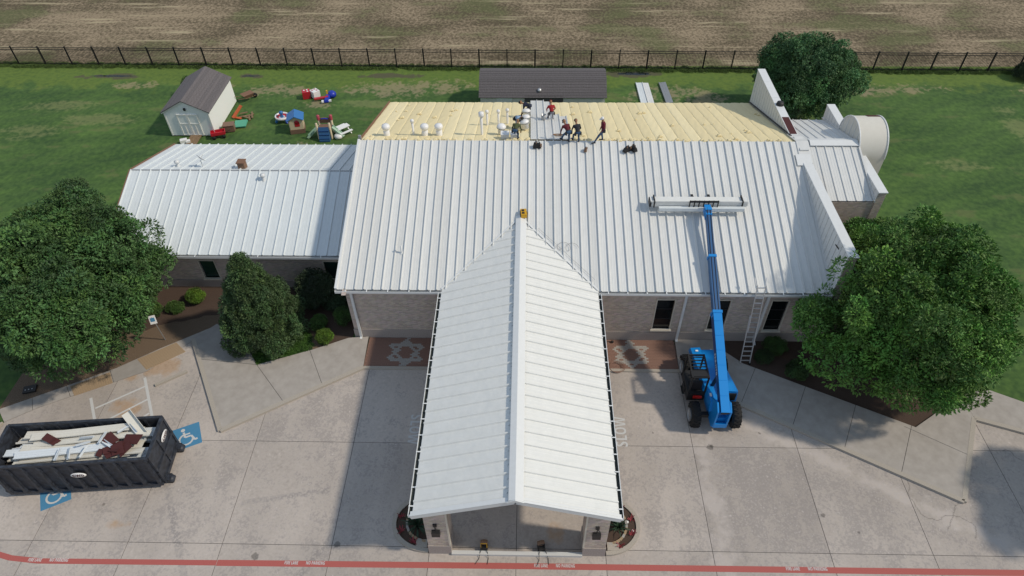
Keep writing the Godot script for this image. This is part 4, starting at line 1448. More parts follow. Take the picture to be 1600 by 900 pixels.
func build_sheds() -> void:
	var s := thing("garden_shed", "white walled garden shed with double doors and grey shingle roof", "shed", Vector3(-25.85, 0, -48.1))
	var w := 3.4
	var d := 5.2
	var eh := 2.15
	var rh := 3.05
	var st := S()
	slab_xy(st, [Vector2(-w / 2, 0.06), Vector2(w / 2, 0.06), Vector2(w / 2, eh), Vector2(0, rh - 0.05), Vector2(-w / 2, eh)], -d / 2, d / 2)
	ob("wall", st, M.shed_wall, s)
	shingle_roof(s, [Vector2(-w / 2 - 0.16, eh - 0.05), Vector2(0, rh + 0.02), Vector2(w / 2 + 0.16, eh - 0.05)], -d / 2 - 0.14, d / 2 + 0.14, ["shingle", "shingle_mid"], Basis(), Vector3.ZERO, 2)
	for k in [-1, 1]:
		st = S()
		beam(st, Vector3(0, rh - 0.08, d / 2 + 0.08), Vector3(k * (w / 2 + 0.14), eh - 0.13, d / 2 + 0.08), 0.04, 0.1)
		ob("rake_trim", st, M.shed_trim, s)
	for k in [-1, 1]:
		st = S()
		bx(st, Vector3(k * 0.4, 1.0, d / 2 + 0.02), Vector3(0.78, 1.8, 0.04))
		var dr := ob("door", st, M.shed_wall, s)
		for t in [[k * 0.4, 0.14, 0.78, 0.08], [k * 0.4, 1.86, 0.78, 0.08], [k * 0.4, 1.1, 0.78, 0.08]]:
			st = S()
			bx(st, Vector3(t[0], t[1], d / 2 + 0.055), Vector3(t[2], t[3], 0.03))
			ob("rail", st, M.shed_trim, dr)
		for t in [0.04, 0.76, 0.4]:
			st = S()
			var hgt := 1.8 if t != 0.4 else 0.9
			bx(st, Vector3(k * t, 0.1 + hgt / 2, d / 2 + 0.058), Vector3(0.08, hgt, 0.03))
			ob("stile", st, M.shed_trim, dr)
	for k in [-1, 1]:
		st = S()
		bx(st, Vector3(k * (w / 2 - 0.03), 1.1, d / 2 + 0.01), Vector3(0.09, 2.05, 0.05))
		ob("corner_trim", st, M.shed_trim, s)
	st = S()
	bx(st, Vector3(0.02, 2.33, d / 2 + 0.05), Vector3(0.14, 0.2, 0.1))
	ob("door_lamp", st, M.dark_metal, s)
	st = S()
	bx(st, Vector3(0, 0.04, 0), Vector3(w - 0.1, 0.1, d - 0.1))
	ob("skid_base", st, M.rust_wood, s)
	# long shed
	var g := thing("storage_shed", "long storage shed with dark grey barn roof behind the hall", "shed", Vector3(1.12, 0, -50.35))
	var hw := 5.0
	var Bx := Basis(Vector3(0, 0, 1), Vector3.UP, Vector3(-1, 0, 0))
	st = S()
	slab_xy(st, [Vector2(-1.85, 0.05), Vector2(1.75, 0.05), Vector2(1.75, 1.7), Vector2(0.55, 2.45), Vector2(-0.4, 2.68), Vector2(-1.3, 2.3), Vector2(-1.85, 1.6)], -hw + 0.12, hw - 0.12, Bx)
	ob("wall", st, M.shed_trim, g)
	shingle_roof(g, [Vector2(1.92, 1.68), Vector2(0.62, 2.58), Vector2(-0.4, 2.82), Vector2(-1.4, 2.45), Vector2(-2.05, 1.6)], -hw, hw, ["shingle_grey", "shingle_mid"], Bx, Vector3.ZERO, 3)
	st = S()
	bx(st, Vector3(-3.0, 1.25, 1.79), Vector3(1.2, 0.9, 0.05))
	ob("shutter", st, M.shed_wall, g)
	st = S()
	bx(st, Vector3(0.1, 0.95, 1.79), Vector3(3.0, 1.7, 0.06))
	ob("door", st, M.shingle_grey, g)
	st = S()
	lathe(st, [Vector2(0, 0.0), Vector2(0.16, 0.02), Vector2(0.16, 0.1), Vector2(0.0, 0.14)], 14, Vector3(-0.25, 2.05, 1.42), Basis(Vector3.RIGHT, 0.6))
	ob("roof_vent", st, M.aluminium, g)

func build_fence() -> void:
	var A := Vector3(-58, -0.03, -57.15)
	var Bp := Vector3(62, -0.03, -55.75)
	var f := thing("iron_fence", "long black iron picket fence along the hay field", "fence", A)
	var d := (Bp - A).normalized()
	var ln := (Bp - A).length()
	var B := Basis(d, Vector3.UP, d.cross(Vector3.UP))
	var post := BoxMesh.new()
	post.size = Vector3(0.1, 1.82, 0.1)
	var n := int(ln / 2.44)
	for k in n + 1:
		var o := mi("post", post, M.iron, f)
		o.transform = Transform3D(B, d * (k * 2.44) + Vector3(0, 0.9, 0))
	for y in [1.7, 1.5, 0.2]:
		var st := S()
		bx(st, d * (n * 1.22) + Vector3(0, y, 0), Vector3(n * 2.44, 0.04, 0.035), B)
		ob("rail", st, M.iron, f)
	var st2 := S()
	var m := int(n * 2.44 / 0.125)
	for k in m:
		bx(st2, d * (k * 0.125) + Vector3(0, 0.86, 0), Vector3(0.02, 1.64, 0.02), B)
	ob("pickets", st2, M.iron, f).set_meta("kind", "stuff")
	# tall weeds along the foot of the fence
	var tfs := []
	var cols := []
	rng.seed = 321
	for k in 4200:
		var t := rng.randf()
		var p := A + d * ln * t + Vector3(0, 0.02, rng.randf_range(-0.4, 0.4))
		var s := rng.randf_range(0.1, 0.26)
		tfs.append(Transform3D(Basis(Vector3.UP, rng.randf() * TAU).scaled_local(Vector3(s, s * 1.1, s)), p))
		var v := rng.randf_range(0.6, 1.3)
		cols.append(Color(0.085 * v, 0.14 * v, 0.03 * v))
	tag(multi("weeds", clumps[1], tfs, cols, M.leaf_b, self), "tall green weeds along the foot of the iron fence", "weeds", "", "stuff")

# ---------------------------------------------------------------- yard things
func single(called: String, st: SurfaceTool, m: Material, label: String, cat: String, at: Vector3, turn := 0.0, group := "") -> MeshInstance3D:
	var o := ob(called, st, m)
	o.position = at
	o.rotation.y = turn
	tag(o, label, cat, group)
	return o

func build_yard() -> void:
	# things beside the garden shed
	var t := thing("toy_wagon", "small red wagon parked by the garden shed corner", "wagon", Vector3(-23.85, 0, -45.35), 0.35)
	var st := S()
	bx(st, Vector3(0, 0.32, 0), Vector3(1.05, 0.06, 0.5))
	for k in [-1, 1]:
		bx(st, Vector3(0, 0.44, k * 0.24), Vector3(1.05, 0.2, 0.04))
		bx(st, Vector3(k * 0.51, 0.44, 0), Vector3(0.04, 0.2, 0.45))
	ob("tray", st, M.plastic_red, t)
	for x in [-0.36, 0.36]:
		for z in [-0.27, 0.27]:
			st = S()
			lathe(st, [Vector2(0, -0.04), Vector2(0.14, -0.04), Vector2(0.14, 0.04), Vector2(0, 0.04)], 12, Vector3(x, 0.14, z), Basis(Vector3.RIGHT, PI / 2))
			ob("wheel", st, M.rubber, t)
	st = S()
	tube(st, [Vector3(0.5, 0.3, 0), Vector3(0.95, 0.5, 0.05)], 0.02, 0.02, 6)
	ob("handle", st, M.black, t)
	st = S()
	for k in 4: bx(st, Vector3(0, 0.1 + 0.035 * k, 0.02 * k), Vector3(0.9, 0.03, 1.0), Basis(Vector3.UP, 0.04 * k))
	single("green_sheets", st, M.sheet_green, "stack of pale green plastic sheets by the garden shed", "sheets", Vector3(-22.7, -0.05, -47.15), 0.1)
	st = S()
	bx(st, Vector3(0, 0.3, 0), Vector3(0.8, 0.5, 0.6))
	bx(st, Vector3(0, 0.57, 0), Vector3(0.86, 0.05, 0.66))
	single("brown_box", st, M.plastic_brown, "brown box standing behind the red wagon", "box", Vector3(-23.3, 0, -46.3), 0.2)
	st = S()
	beam(st, Vector3(-0.4, 0.1, 0.4), Vector3(0.2, 0.75, -0.4), 0.3, 0.06)
	beam(st, Vector3(-0.3, 0.1, 0.3), Vector3(0.3, 0.1, 0.5), 0.2, 0.05)
	single("orange_slide", st, M.orange, "orange plastic slide leaning on the garden shed wall", "slide", Vector3(-23.2, 0, -48.4))
	rng.seed = 8
	for k in 6:
		st = S()
		bx(st, Vector3(0, 0.03, 0), Vector3(rng.randf_range(0.5, 1.1), 0.04, 0.14))
		single("timber_offcut", st, M.wood, "short timber offcut in the pile by the garden shed", "timber", Vector3(-22.55 + rng.randf_range(-0.4, 0.4), 0.03 * k, -48.35 + rng.randf_range(-0.35, 0.35)), rng.randf() * 3.0, "timber offcuts")
	st = S()
	beam(st, Vector3(0, 0.12, 0.9), Vector3(0.1, 0.02, 2.1), 0.85, 0.04)
	single("door_ramp", st, M.wood, "plywood ramp leading up to the garden shed doors", "ramp", Vector3(-25.5, 0, -46.4), -0.15)
	st = S()
	bx(st, Vector3(0, 0.15, 0), Vector3(0.5, 0.3, 0.35)); bx(st, Vector3(0.3, 0.1, 0.1), Vector3(0.3, 0.2, 0.3))
	single("white_bag", st, M.plastic_white, "crumpled white bag on the grass below the shed ramp", "bag", Vector3(-26.3, 0, -44.55), 0.4)
	st = S()
	for k in 3: beam(st, Vector3(0.1 * k, 0.02, -0.9), Vector3(0.1 * k + 0.25, 1.3, 0.5), 0.04, 0.03)
	single("metal_rack", st, M.steel, "grey metal rack leaning on the shaded shed side", "rack", Vector3(-28.0, 0, -46.6))
	var wb := thing("wheelbarrow", "dark wheelbarrow behind the garden shed corner", "wheelbarrow", Vector3(-23.2, 0, -51.0), 0.8)
	st = S()
	hexa(st, [Vector3(-0.3, 0.3, 0.2), Vector3(0.3, 0.3, 0.2), Vector3(0.3, 0.3, -0.2), Vector3(-0.3, 0.3, -0.2), Vector3(-0.5, 0.6, 0.34), Vector3(0.45, 0.6, 0.34), Vector3(0.45, 0.6, -0.34), Vector3(-0.5, 0.6, -0.34)])
	ob("tray", st, M.rust_wood, wb)
	st = S()
	lathe(st, [Vector2(0, -0.05), Vector2(0.19, -0.05), Vector2(0.19, 0.05), Vector2(0, 0.05)], 12, Vector3(0.6, 0.19, 0), Basis(Vector3.RIGHT, PI / 2))
	ob("wheel", st, M.rubber, wb)
	st = S()
	for k in [-1, 1]: tube(st, [Vector3(0.6, 0.19, k * 0.07), Vector3(-0.3, 0.32, k * 0.25), Vector3(-1.0, 0.55, k * 0.3)], 0.02, 0.02, 6)
	ob("handles", st, M.wood, wb)

	# two toy cubes
	for k in 2:
		var c := thing("toy_cube", ["red play cube on the lawn", "white play cube with pink spots on the lawn"][k], "toy", Vector3(-18.45 + k * 0.72, 0, -51.4 - k * 0.1), 0.3 + k * 0.5)
		st = S()
		bx(st, Vector3(0, 0.3, 0), Vector3(0.6, 0.58, 0.6)); bx(st, Vector3(0, 0.3, 0), Vector3(0.56, 0.62, 0.56)); bx(st, Vector3(0, 0.3, 0), Vector3(0.63, 0.54, 0.54))
		ob("block", st, M.plastic_red if k == 0 else M.plastic_white, c)
		for p in [[-0.14, -0.12], [0.14, 0.12], [0.1, -0.15]]:
			st = S()
			lathe(st, [Vector2(0, 0.63), Vector2(0.08, 0.625), Vector2(0.08, 0.6)], 10, Vector3(p[0], 0, p[1]))
			ob("spot", st, M.plastic_white if k == 0 else M.plastic_pink, c)
	# aeroplane seesaw
	var pl := thing("toy_rocker", "blue, red and yellow plastic rocker lying on the lawn", "toy", Vector3(-16.75, 0, -51.1), 0.25)
	pl.scale = Vector3.ONE * 0.88
	st = S()
	hexa(st, [Vector3(-0.2, 0.1, 0.75), Vector3(0.2, 0.1, 0.75), Vector3(0.5, 0.1, -0.5), Vector3(0.1, 0.1, -0.6), Vector3(-0.2, 0.28, 0.7), Vector3(0.12, 0.28, 0.7), Vector3(0.5, 0.4, -0.5), Vector3(0.14, 0.4, -0.55)])
	lathe(st, [Vector2(0, 0), Vector2(0.4, 0.05), Vector2(0.42, 0.3), Vector2(0.25, 0.5), Vector2(0, 0.52)], 12, Vector3(0.55, 0.02, -0.4))
	ob("body", st, M.plastic_deep_blue, pl)
	st = S()
	beam(st, Vector3(-1.1, 0.22, 0.05), Vector3(0.2, 0.3, 0.1), 0.28, 0.12)
	ob("wing", st, M.plastic_red, pl)
	st = S()
	bx(st, Vector3(0.15, 0.5, -0.3), Vector3(0.14, 0.5, 0.12))
	ob("handle", st, M.plastic_yellow, pl)
	st = S()
	bx(st, Vector3(0.2, 0.12, 0.55), Vector3(0.5, 0.16, 0.2)); bx(st, Vector3(-0.35, 0.15, 0.6), Vector3(0.2, 0.14, 0.3))
	ob("seat", st, M.plastic_white, pl)
	# round water table
	var wt := thing("toy_water_table", "round white and blue water table on the lawn", "toy", Vector3(-19.5, 0, -47.7))
	wt.scale = Vector3.ONE * 0.88
	st = S()
	lathe(st, [Vector2(0, 0.3), Vector2(0.5, 0.3), Vector2(0.62, 0.42), Vector2(0.62, 0.58), Vector2(0.54, 0.58), Vector2(0.48, 0.44), Vector2(0, 0.42)], 18)
	ob("basin", st, M.plastic_white, wt)
	st = S()
	lathe(st, [Vector2(0.2, 0.42), Vector2(0.46, 0.455), Vector2(0.5, 0.5)], 16)
	ob("inner_ring", st, M.plastic_red, wt)
	st = S()
	lathe(st, [Vector2(0.16, 0.4), Vector2(0.12, 0.75), Vector2(0.19, 0.8), Vector2(0.17, 0.95), Vector2(0, 1.0)], 12)
	ob("fountain", st, M.plastic_blue, wt)
	for k in 3:
		var an := 0.6 + TAU * k / 3.0
		st = S()
		beam(st, Vector3(cos(an) * 0.4, 0.36, sin(an) * 0.4), Vector3(cos(an) * 0.62, 0.0, sin(an) * 0.62), 0.2, 0.16)
		ob("leg", st, M.plastic_deep_blue if k != 1 else M.plastic_blue, wt)
	# playhouse
	var ph := thing("playhouse", "small cream playhouse with blue roof and red window", "playhouse", Vector3(-17.95, 0, -46.35), 0.22)
	ph.scale = Vector3.ONE * 0.88
	st = S()
	for k in [-1, 1]:
		bx(st, Vector3(k * 0.58, 0.85, 0), Vector3(0.06, 0.9, 1.0))
		bx(st, Vector3(0, 0.85, k * 0.5), Vector3(1.1, 0.9, 0.06))
	slab_xy(st, [Vector2(-0.58, 1.3), Vector2(0.58, 1.3), Vector2(0, 1.62)], -0.53, -0.47)
	slab_xy(st, [Vector2(-0.58, 1.3), Vector2(0.58, 1.3), Vector2(0, 1.62)], 0.47, 0.53)
	ob("wall", st, M.plastic_cream, ph)
	st = S()
	for k in [-1, 1]:
		bx(st, Vector3(k * 0.59, 0.2, 0), Vector3(0.09, 0.42, 1.06))
		bx(st, Vector3(0, 0.2, k * 0.51), Vector3(1.24, 0.42, 0.09))
	ob("base_wall", st, M.plastic_brown, ph)
	for k in [-1, 1]:
		st = S()
		beam(st, Vector3(k * 0.36, 1.52, -0.68), Vector3(k * 0.36, 1.52, 0.68), 0.84, 0.06, Vector3(k * 0.48, 0.88, 0))
		ob("roof_side", st, M.plastic_blue, ph)
	st = S()
	bx(st, Vector3(0.1, 0.9, 0.535), Vector3(0.42, 0.42, 0.03))
	lathe(st, [Vector2(0, 0.535), Vector2(0.21, 0.535), Vector2(0.21, 0.551), Vector2(0, 0.551)], 16, Vector3(0.1, 1.1, 0), Basis(Vector3.RIGHT, PI / 2))
	ob("window", st, M.plastic_red, ph)
	st = S()
	bx(st, Vector3(-0.61, 0.75, 0.1), Vector3(0.03, 0.9, 0.45))
	ob("door", st, M.plastic_red, ph)
	# climber with slides
	var cl := thing("play_climber", "plastic play climber with red posts and two pale green slides", "climber", Vector3(-15.55, 0, -45.6), 0.05)
	cl.scale = Vector3.ONE * 0.88
	for p in [[-0.55, -0.5], [0.55, -0.5], [-0.55, 0.5], [0.55, 0.5]]:
		st = S()
		lathe(st, [Vector2(0.1, 0), Vector2(0.1, 1.55), Vector2(0, 1.56)], 10, Vector3(p[0], 0, p[1]))
		var pst := ob("post", st, M.plastic_cream, cl)
		if p[1] < 0:
			st = S()
			lathe(st, [Vector2(0.13, 1.3), Vector2(0.15, 1.72), Vector2(0.0, 1.8)], 10, Vector3(p[0], 0, p[1]))
			ob("post_cap", st, M.plastic_pink, pst)
	st = S()
	bx(st, Vector3(0, 0.82, 0), Vector3(1.15, 0.1, 1.0))
	ob("deck", st, M.plastic_brown, cl)
	st = S()
	bx(st, Vector3(0, 1.25, -0.5), Vector3(1.0, 0.5, 0.06))
	ob("back_panel", st, M.plastic_brown, cl)
	st = S()
	tube(st, [Vector3(-0.3, 1.42, -0.42), Vector3(0, 1.5, -0.36), Vector3(0.3, 1.42, -0.42)], 0.05, 0.05, 8)
	ob("steering_wheel", st, M.plastic_deep_blue, cl)
	st = S()
	hexa(st, [Vector3(-0.45, 0.0, 1.0), Vector3(0.45, 0.0, 1.0), Vector3(0.45, 0.0, 0.55), Vector3(-0.45, 0.0, 0.55), Vector3(-0.45, 0.15, 1.0), Vector3(0.45, 0.15, 1.0), Vector3(0.45, 1.2, 0.55), Vector3(-0.45, 1.2, 0.55)])
	ob("climbing_wall", st, M.lift_steel_blue, cl)
	st = S()
	for k in 3: bx(st, Vector3(0, 0.28 + 0.3 * k, 0.95 - 0.12 * k), Vector3(0.9, 0.04, 0.06))
	ob("step", st, M.lift_dark_blue, cl)
	for k in [-1, 1]:
		st = S()
		beam(st, Vector3(k * 0.6, 0.84, 0.0), Vector3(k * 1.55, 0.08, 0.3), 0.46, 0.05)
		beam(st, Vector3(k * 0.6, 0.92, -0.22), Vector3(k * 1.55, 0.16, 0.08), 0.05, 0.16)
		beam(st, Vector3(k * 0.6, 0.92, 0.22), Vector3(k * 1.55, 0.16, 0.52), 0.05, 0.16)
		ob("slide", st, M.plastic_green, cl)
	# picnic table
	var pt := thing("picnic_table", "small white plastic picnic table near the hall corner", "table", Vector3(-14.35, 0, -46.1), 0.75)
	pt.scale = Vector3.ONE * 0.88
	st = S()
	bx(st, Vector3(0, 0.55, 0), Vector3(1.2, 0.05, 0.55))
	ob("tabletop", st, M.plastic_white, pt)
	for k in [-1, 1]:
		st = S()
		bx(st, Vector3(0, 0.33, k * 0.62), Vector3(1.15, 0.05, 0.24))
		ob("bench", st, M.plastic_white, pt)
		st = S()
		beam(st, Vector3(k * 0.4, 0.54, 0.0), Vector3(k * 0.45, 0.0, -0.62), 0.08, 0.05)
		beam(st, Vector3(k * 0.4, 0.54, 0.0), Vector3(k * 0.45, 0.0, 0.62), 0.08, 0.05)
		bx(st, Vector3(k * 0.42, 0.3, 0), Vector3(0.06, 0.05, 1.2))
		ob("leg_frame", st, M.plastic_white, pt)
	st = S()
	lathe(st, [Vector2(0.0, 0), Vector2(0.3, 0.04), Vector2(0.34, 0.2), Vector2(0.25, 0.32), Vector2(0, 0.34)], 14)
	single("white_tub", st, M.plastic_white, "round white plastic tub beside the picnic table", "tub", Vector3(-14.55, 0, -45.3))
	# removed panels on the grass behind the hall
	for k in 3:
		var ln: float = [3.6, 3.6, 3.4][k]
		var o := mi("loose_roof_panel", panel_mesh([0.55, 0.55, 0.6][k], ln, 0.07), [M.wing_roof, M.roof_c, M.steel][k], self)
		o.position = Vector3([9.1, 9.64, 11.05][k], 0.05, -53.9)
		o.rotation = Vector3(0.0, [0.02, 0.03, 0.05][k], [0.02, -0.03, 0.12][k])
		tag(o, ["bluish white loose roof panel lying on the grass", "white loose roof panel lying beside its bluish twin", "grey loose roof panel lying alone on the grass"][k], "roof panel")

# ---------------------------------------------------------------- accessible sign, small lot things
func build_lot_things() -> void:
	var t := thing("parking_sign", "white and blue accessible parking sign on a thin post", "sign", Vector3(-20.2, 0.02, -24.75), 0.35)
	var st := S()
	tube(st, [Vector3(0, -0.1, 0), Vector3(-0.02, 1.95, 0.1)], 0.03, 0.03, 8)
	ob("post", st, M.steel, t)
	st = S()
	bx(st, Vector3(-0.02, 1.8, 0.15), Vector3(0.34, 0.5, 0.02), Basis(Vector3.RIGHT, -0.35))
	var pn := ob("panel", st, M.plastic_white, t)
	st = S()
	bx(st, Vector3(-0.02, 1.82, 0.165), Vector3(0.22, 0.22, 0.012), Basis(Vector3.RIGHT, -0.35))
	ob("symbol_square", st, M.blue_paint, pn)
	t = thing("floor_grate_cover", "black plastic tray lying on the walkway by the tree", "tray", Vector3(-26.0, 0.02, -21.2), 0.3)
	st = S()
	bx(st, Vector3(0, 0.05, 0), Vector3(0.62, 0.1, 0.46))
	ob("tray", st, M.black, t)
	st = S()
	for k in 3: bx(st, Vector3(-0.18 + 0.16 * k, 0.11, 0.05), Vector3(0.06, 0.02, 0.06))
	ob("clip", st, M.steel, t)
	# battery lamps / compressors on the canopy threshold
	for k in 2:
		var x := -1.75 if k == 0 else 0.72
		t = thing("portable_compressor", ["small yellow and black compressor with its hoses spread, under the canopy", "small black boxy compressor with yellow trim, under the canopy"][k], "compressor", Vector3(x, 0, -13.12), 0.2 * k)
		st = S()
		bx(st, Vector3(0, 0.16, 0), Vector3(0.28, 0.22, 0.36))
		bx(st, Vector3(0, 0.03, 0), Vector3(0.3, 0.06, 0.3))
		ob("body", st, M.black, t)
		st = S()
		lathe(st, [Vector2(0, -0.16), Vector2(0.09, -0.15), Vector2(0.11, 0), Vector2(0.09, 0.15), Vector2(0, 0.16)], 12, Vector3(0, 0.36, -0.08), Basis(Vector3.FORWARD, PI / 2))
		ob("tank", st, M.patina, t)
		st = S()
		tube(st, [Vector3(-0.13, 0.25, 0.12), Vector3(-0.13, 0.5, 0.06), Vector3(0.13, 0.5, 0.06), Vector3(0.13, 0.25, 0.12)], 0.018, 0.018, 6)
		ob("handle", st, M.tool_yellow if k == 0 else M.black, t)
		st = S()
		for q in [-1, 1]:
			tube(st, [Vector3(q * 0.1, 0.2, 0.18), Vector3(q * 0.16, 0.16, 0.3), Vector3(q * 0.2, 0.02, 0.5), Vector3(q * 0.26 - 0.1, 0.02, 0.75)], 0.012, 0.012, 6)
		ob("hose", st, M.cable_black, t)
	# wire coil by the pavers
	st = S()
	for k in 4:
		var pts := []
		for q in 25:
			var a := TAU * q / 24.0
			pts.append(Vector3(cos(a) * (0.33 + 0.03 * k) + 0.04 * k, 0.03 + 0.012 * k, sin(a) * (0.3 + 0.03 * k)))
		tube(st, pts, 0.012, 0.012, 5)
	single("hose_coil", st, M.paver, "loose reddish hose coil on the brick pavers", "hose", Vector3(4.75, 0.03, -23.1))
	st = S()
	lathe(st, [Vector2(0.06, 0), Vector2(0.08, 0.1), Vector2(0.02, 0.16), Vector2(0, 0.16)], 10)
	tube(st, [Vector3(0, 0.03, 0), Vector3(-0.2, 0.03, -0.06), Vector3(-0.45, 0.02, 0.02)], 0.015, 0.015, 6)
	single("ground_spotlight", st, M.black, "little black spotlight on the pavers against the wall", "light", Vector3(4.75, 0.03, -24.85))

# ---------------------------------------------------------------- dumpster
func build_dumpster() -> void:
	var ang := 0.085
	var t := thing("dumpster", "dark grey roll-off dumpster filled with torn-off roofing", "dumpster", Vector3(-20.25, 0, -16.6), ang)
	var ln := 6.9
	var w := 2.2
	var h := 2.4
	var st := S()
	bx(st, Vector3(0, 0.28, 0), Vector3(ln, 0.1, w))
	for k in [-0.5, 0.5]: bx(st, Vector3(0, 0.13, k), Vector3(ln - 0.2, 0.2, 0.15))
	ob("floor_frame", st, M.bin, t)
	for s in [-1, 1]:
		st = S()
		bx(st, Vector3(0, (h + 0.3) * 0.5, s * (w * 0.5 - 0.03)), Vector3(ln, h - 0.3, 0.05))
		var sd := ob("side_wall", st, M.bin, t)
		st = S()
		bx(st, Vector3(0, h, s * (w * 0.5)), Vector3(ln + 0.06, 0.13, 0.13))
		ob("top_rail", st, M.bin, sd)
		st = S()
		bx(st, Vector3(0, 0.33, s * (w * 0.5 + 0.03)), Vector3(ln, 0.14, 0.12))
		ob("bottom_rail", st, M.bin, sd)
		for k in 11:
			st = S()
			var x := -ln * 0.5 + 0.1 + (ln - 0.2) * k / 10.0
			hexa(st, [Vector3(x - 0.07, 0.4, s * (w * 0.5) + 0.13), Vector3(x + 0.07, 0.4, s * (w * 0.5) + 0.13), Vector3(x + 0.07, 0.4, s * (w * 0.5) - 0.13), Vector3(x - 0.07, 0.4, s * (w * 0.5) - 0.13),
				Vector3(x - 0.05, h - 0.07, s * (w * 0.5) + 0.09), Vector3(x + 0.05, h - 0.07, s * (w * 0.5) + 0.09), Vector3(x + 0.05, h - 0.07, s * (w * 0.5) - 0.07), Vector3(x - 0.05, h - 0.07, s * (w * 0.5) - 0.07)])
			ob("rib", st, M.bin, sd)
	for s in [-1, 1]:
		st = S()
		bx(st, Vector3(s * (ln * 0.5 - 0.0), (h + 0.24) * 0.5, 0), Vector3(0.07, h - 0.24, w - 0.1))
		var e := ob("door" if s > 0 else "front_wall", st, M.bin, t)
		st = S()
		bx(st, Vector3(s * (ln * 0.5 + 0.02), h + 0.002, 0), Vector3(0.15, 0.13, w))
		bx(st, Vector3(s * (ln * 0.5 + 0.06), 1.25, 0), Vector3(0.1, 0.12, w))
		bx(st, Vector3(s * (ln * 0.5 + 0.04), 0.36, 0), Vector3(0.12, 0.2, w))
		for q in [-1, 0, 1]: bx(st, Vector3(s * (ln * 0.5 + 0.05), (h + 0.3) * 0.5, q * (w * 0.5 - 0.06)), Vector3(0.08, h - 0.34, 0.12))
		ob("door_frame", st, M.bin, e)
		for q in [-1, 1]:
			st = S()
			lathe(st, [Vector2(0.0, -0.14), Vector2(0.16, -0.14), Vector2(0.16, 0.14), Vector2(0, 0.14)], 14, Vector3(s * (ln * 0.5 + 0.22), 0.18, q * (w * 0.5 - 0.28)), Basis(Vector3.RIGHT, PI / 2))
			bx(st, Vector3(s * (ln * 0.5 + 0.12), 0.3, q * (w * 0.5 - 0.28)), Vector3(0.3, 0.18, 0.34))
			ob("roller", st, M.bin, t)
	# oval name plates: plain white ovals with a dark band
	for k in 2:
		st = S()
		var B := Basis(Vector3.RIGHT, PI / 2) if k == 0 else Basis(Vector3.UP, PI / 2) * Basis(Vector3.RIGHT, PI / 2)
		var o := Vector3(0.2, 1.62, w * 0.5 + 0.135) if k == 0 else Vector3(ln * 0.5 + 0.115, 1.85, -0.45)
		lathe(st, [Vector2(0, 0.012), Vector2(0.34, 0.01), Vector2(0.34, -0.02)], 24, o, B * Basis.from_scale(Vector3(1, 1, 0.5)))
		var pl := ob("name_plate", st, M.plastic_white, t)
		var tx := mi("lettering", text_mesh("CWD", 0.17), M.maroon, pl)
		tx.transform = Transform3D(Basis() if k == 0 else Basis(Vector3.UP, PI / 2), o + (Vector3(0, 0, 0.016) if k == 0 else Vector3(0.016, 0, 0)))
	# contents: layers of torn panels
	rng.seed = 40
	var B0 := Basis(Vector3.UP, ang)
	var org := Vector3(-20.25, 0, -16.6)
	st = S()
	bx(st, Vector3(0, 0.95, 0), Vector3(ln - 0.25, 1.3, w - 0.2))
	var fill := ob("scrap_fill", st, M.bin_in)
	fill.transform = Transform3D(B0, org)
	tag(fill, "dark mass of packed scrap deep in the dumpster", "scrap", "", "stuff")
	for k in 26:
		var l2 := rng.randf_range(3.4, 6.4)
		var pw := rng.randf_range(0.3, 0.5)
		var o := mi("torn_roof_panel", panel_mesh(pw, l2, rng.randf_range(0.03, 0.07)), [M.scrap_white, M.scrap_white, M.scrap_blue_white][k % 3], self)
		var y := 1.66 + 0.022 * k
		var cx := rng.randf_range(-(ln - 0.4 - l2) * 0.5, (ln - 0.4 - l2) * 0.5)
		var cz := -w * 0.5 + 0.15 + (w - 0.3 - pw) * fposmod(k * 0.381, 1.0)
		var Bk := B0 * Basis(Vector3.UP, PI / 2 + rng.randf_range(-0.06, 0.06)) * Basis(Vector3.RIGHT, rng.randf_range(-0.05, 0.05)) * Basis(Vector3.BACK, rng.randf_range(-0.4, 0.4))
		o.transform = Transform3D(Bk, org + B0 * Vector3(cx - l2 * 0.5, y, cz + pw))
		tag(o, "long torn off-white roof panel lying in the dumpster" if k % 3 != 2 else "long torn bluish white roof panel lying in the dumpster", "scrap panel", "torn panels in the dumpster" if k % 3 != 2 else "bluish torn panels in the dumpster")
	for k in 14:
		st = S()
		var sx := rng.randf_range(0.18, 0.45)
		var sz := rng.randf_range(0.14, 0.3)
		hexa(st, [Vector3(-sx, 0, sz), Vector3(sx, 0, sz * 0.8), Vector3(sx * 0.9, 0, -sz), Vector3(-sx * 0.8, 0, -sz * 0.9), Vector3(-sx, 0.025, sz), Vector3(sx, 0.03, sz * 0.8), Vector3(sx * 0.9, 0.025, -sz), Vector3(-sx * 0.8, 0.03, -sz * 0.9)])
		var o := ob("maroon_scrap", st, M.maroon)
		var px := rng.randf_range(1.15, 2.5) if k > 1 else -1.3
		o.transform = Transform3D(B0 * Basis(Vector3.UP, rng.randf() * 3.0) * Basis(Vector3.RIGHT, rng.randf_range(-0.25, 0.25)) * Basis(Vector3.BACK, rng.randf_range(-0.3, 0.3)), org + B0 * Vector3(px, 2.26 + 0.012 * k, rng.randf_range(-0.25, 0.75) if k > 1 else -0.3))
		tag(o, "dark maroon underlayment scrap heaped in the dumpster", "scrap", "maroon scraps in the dumpster")
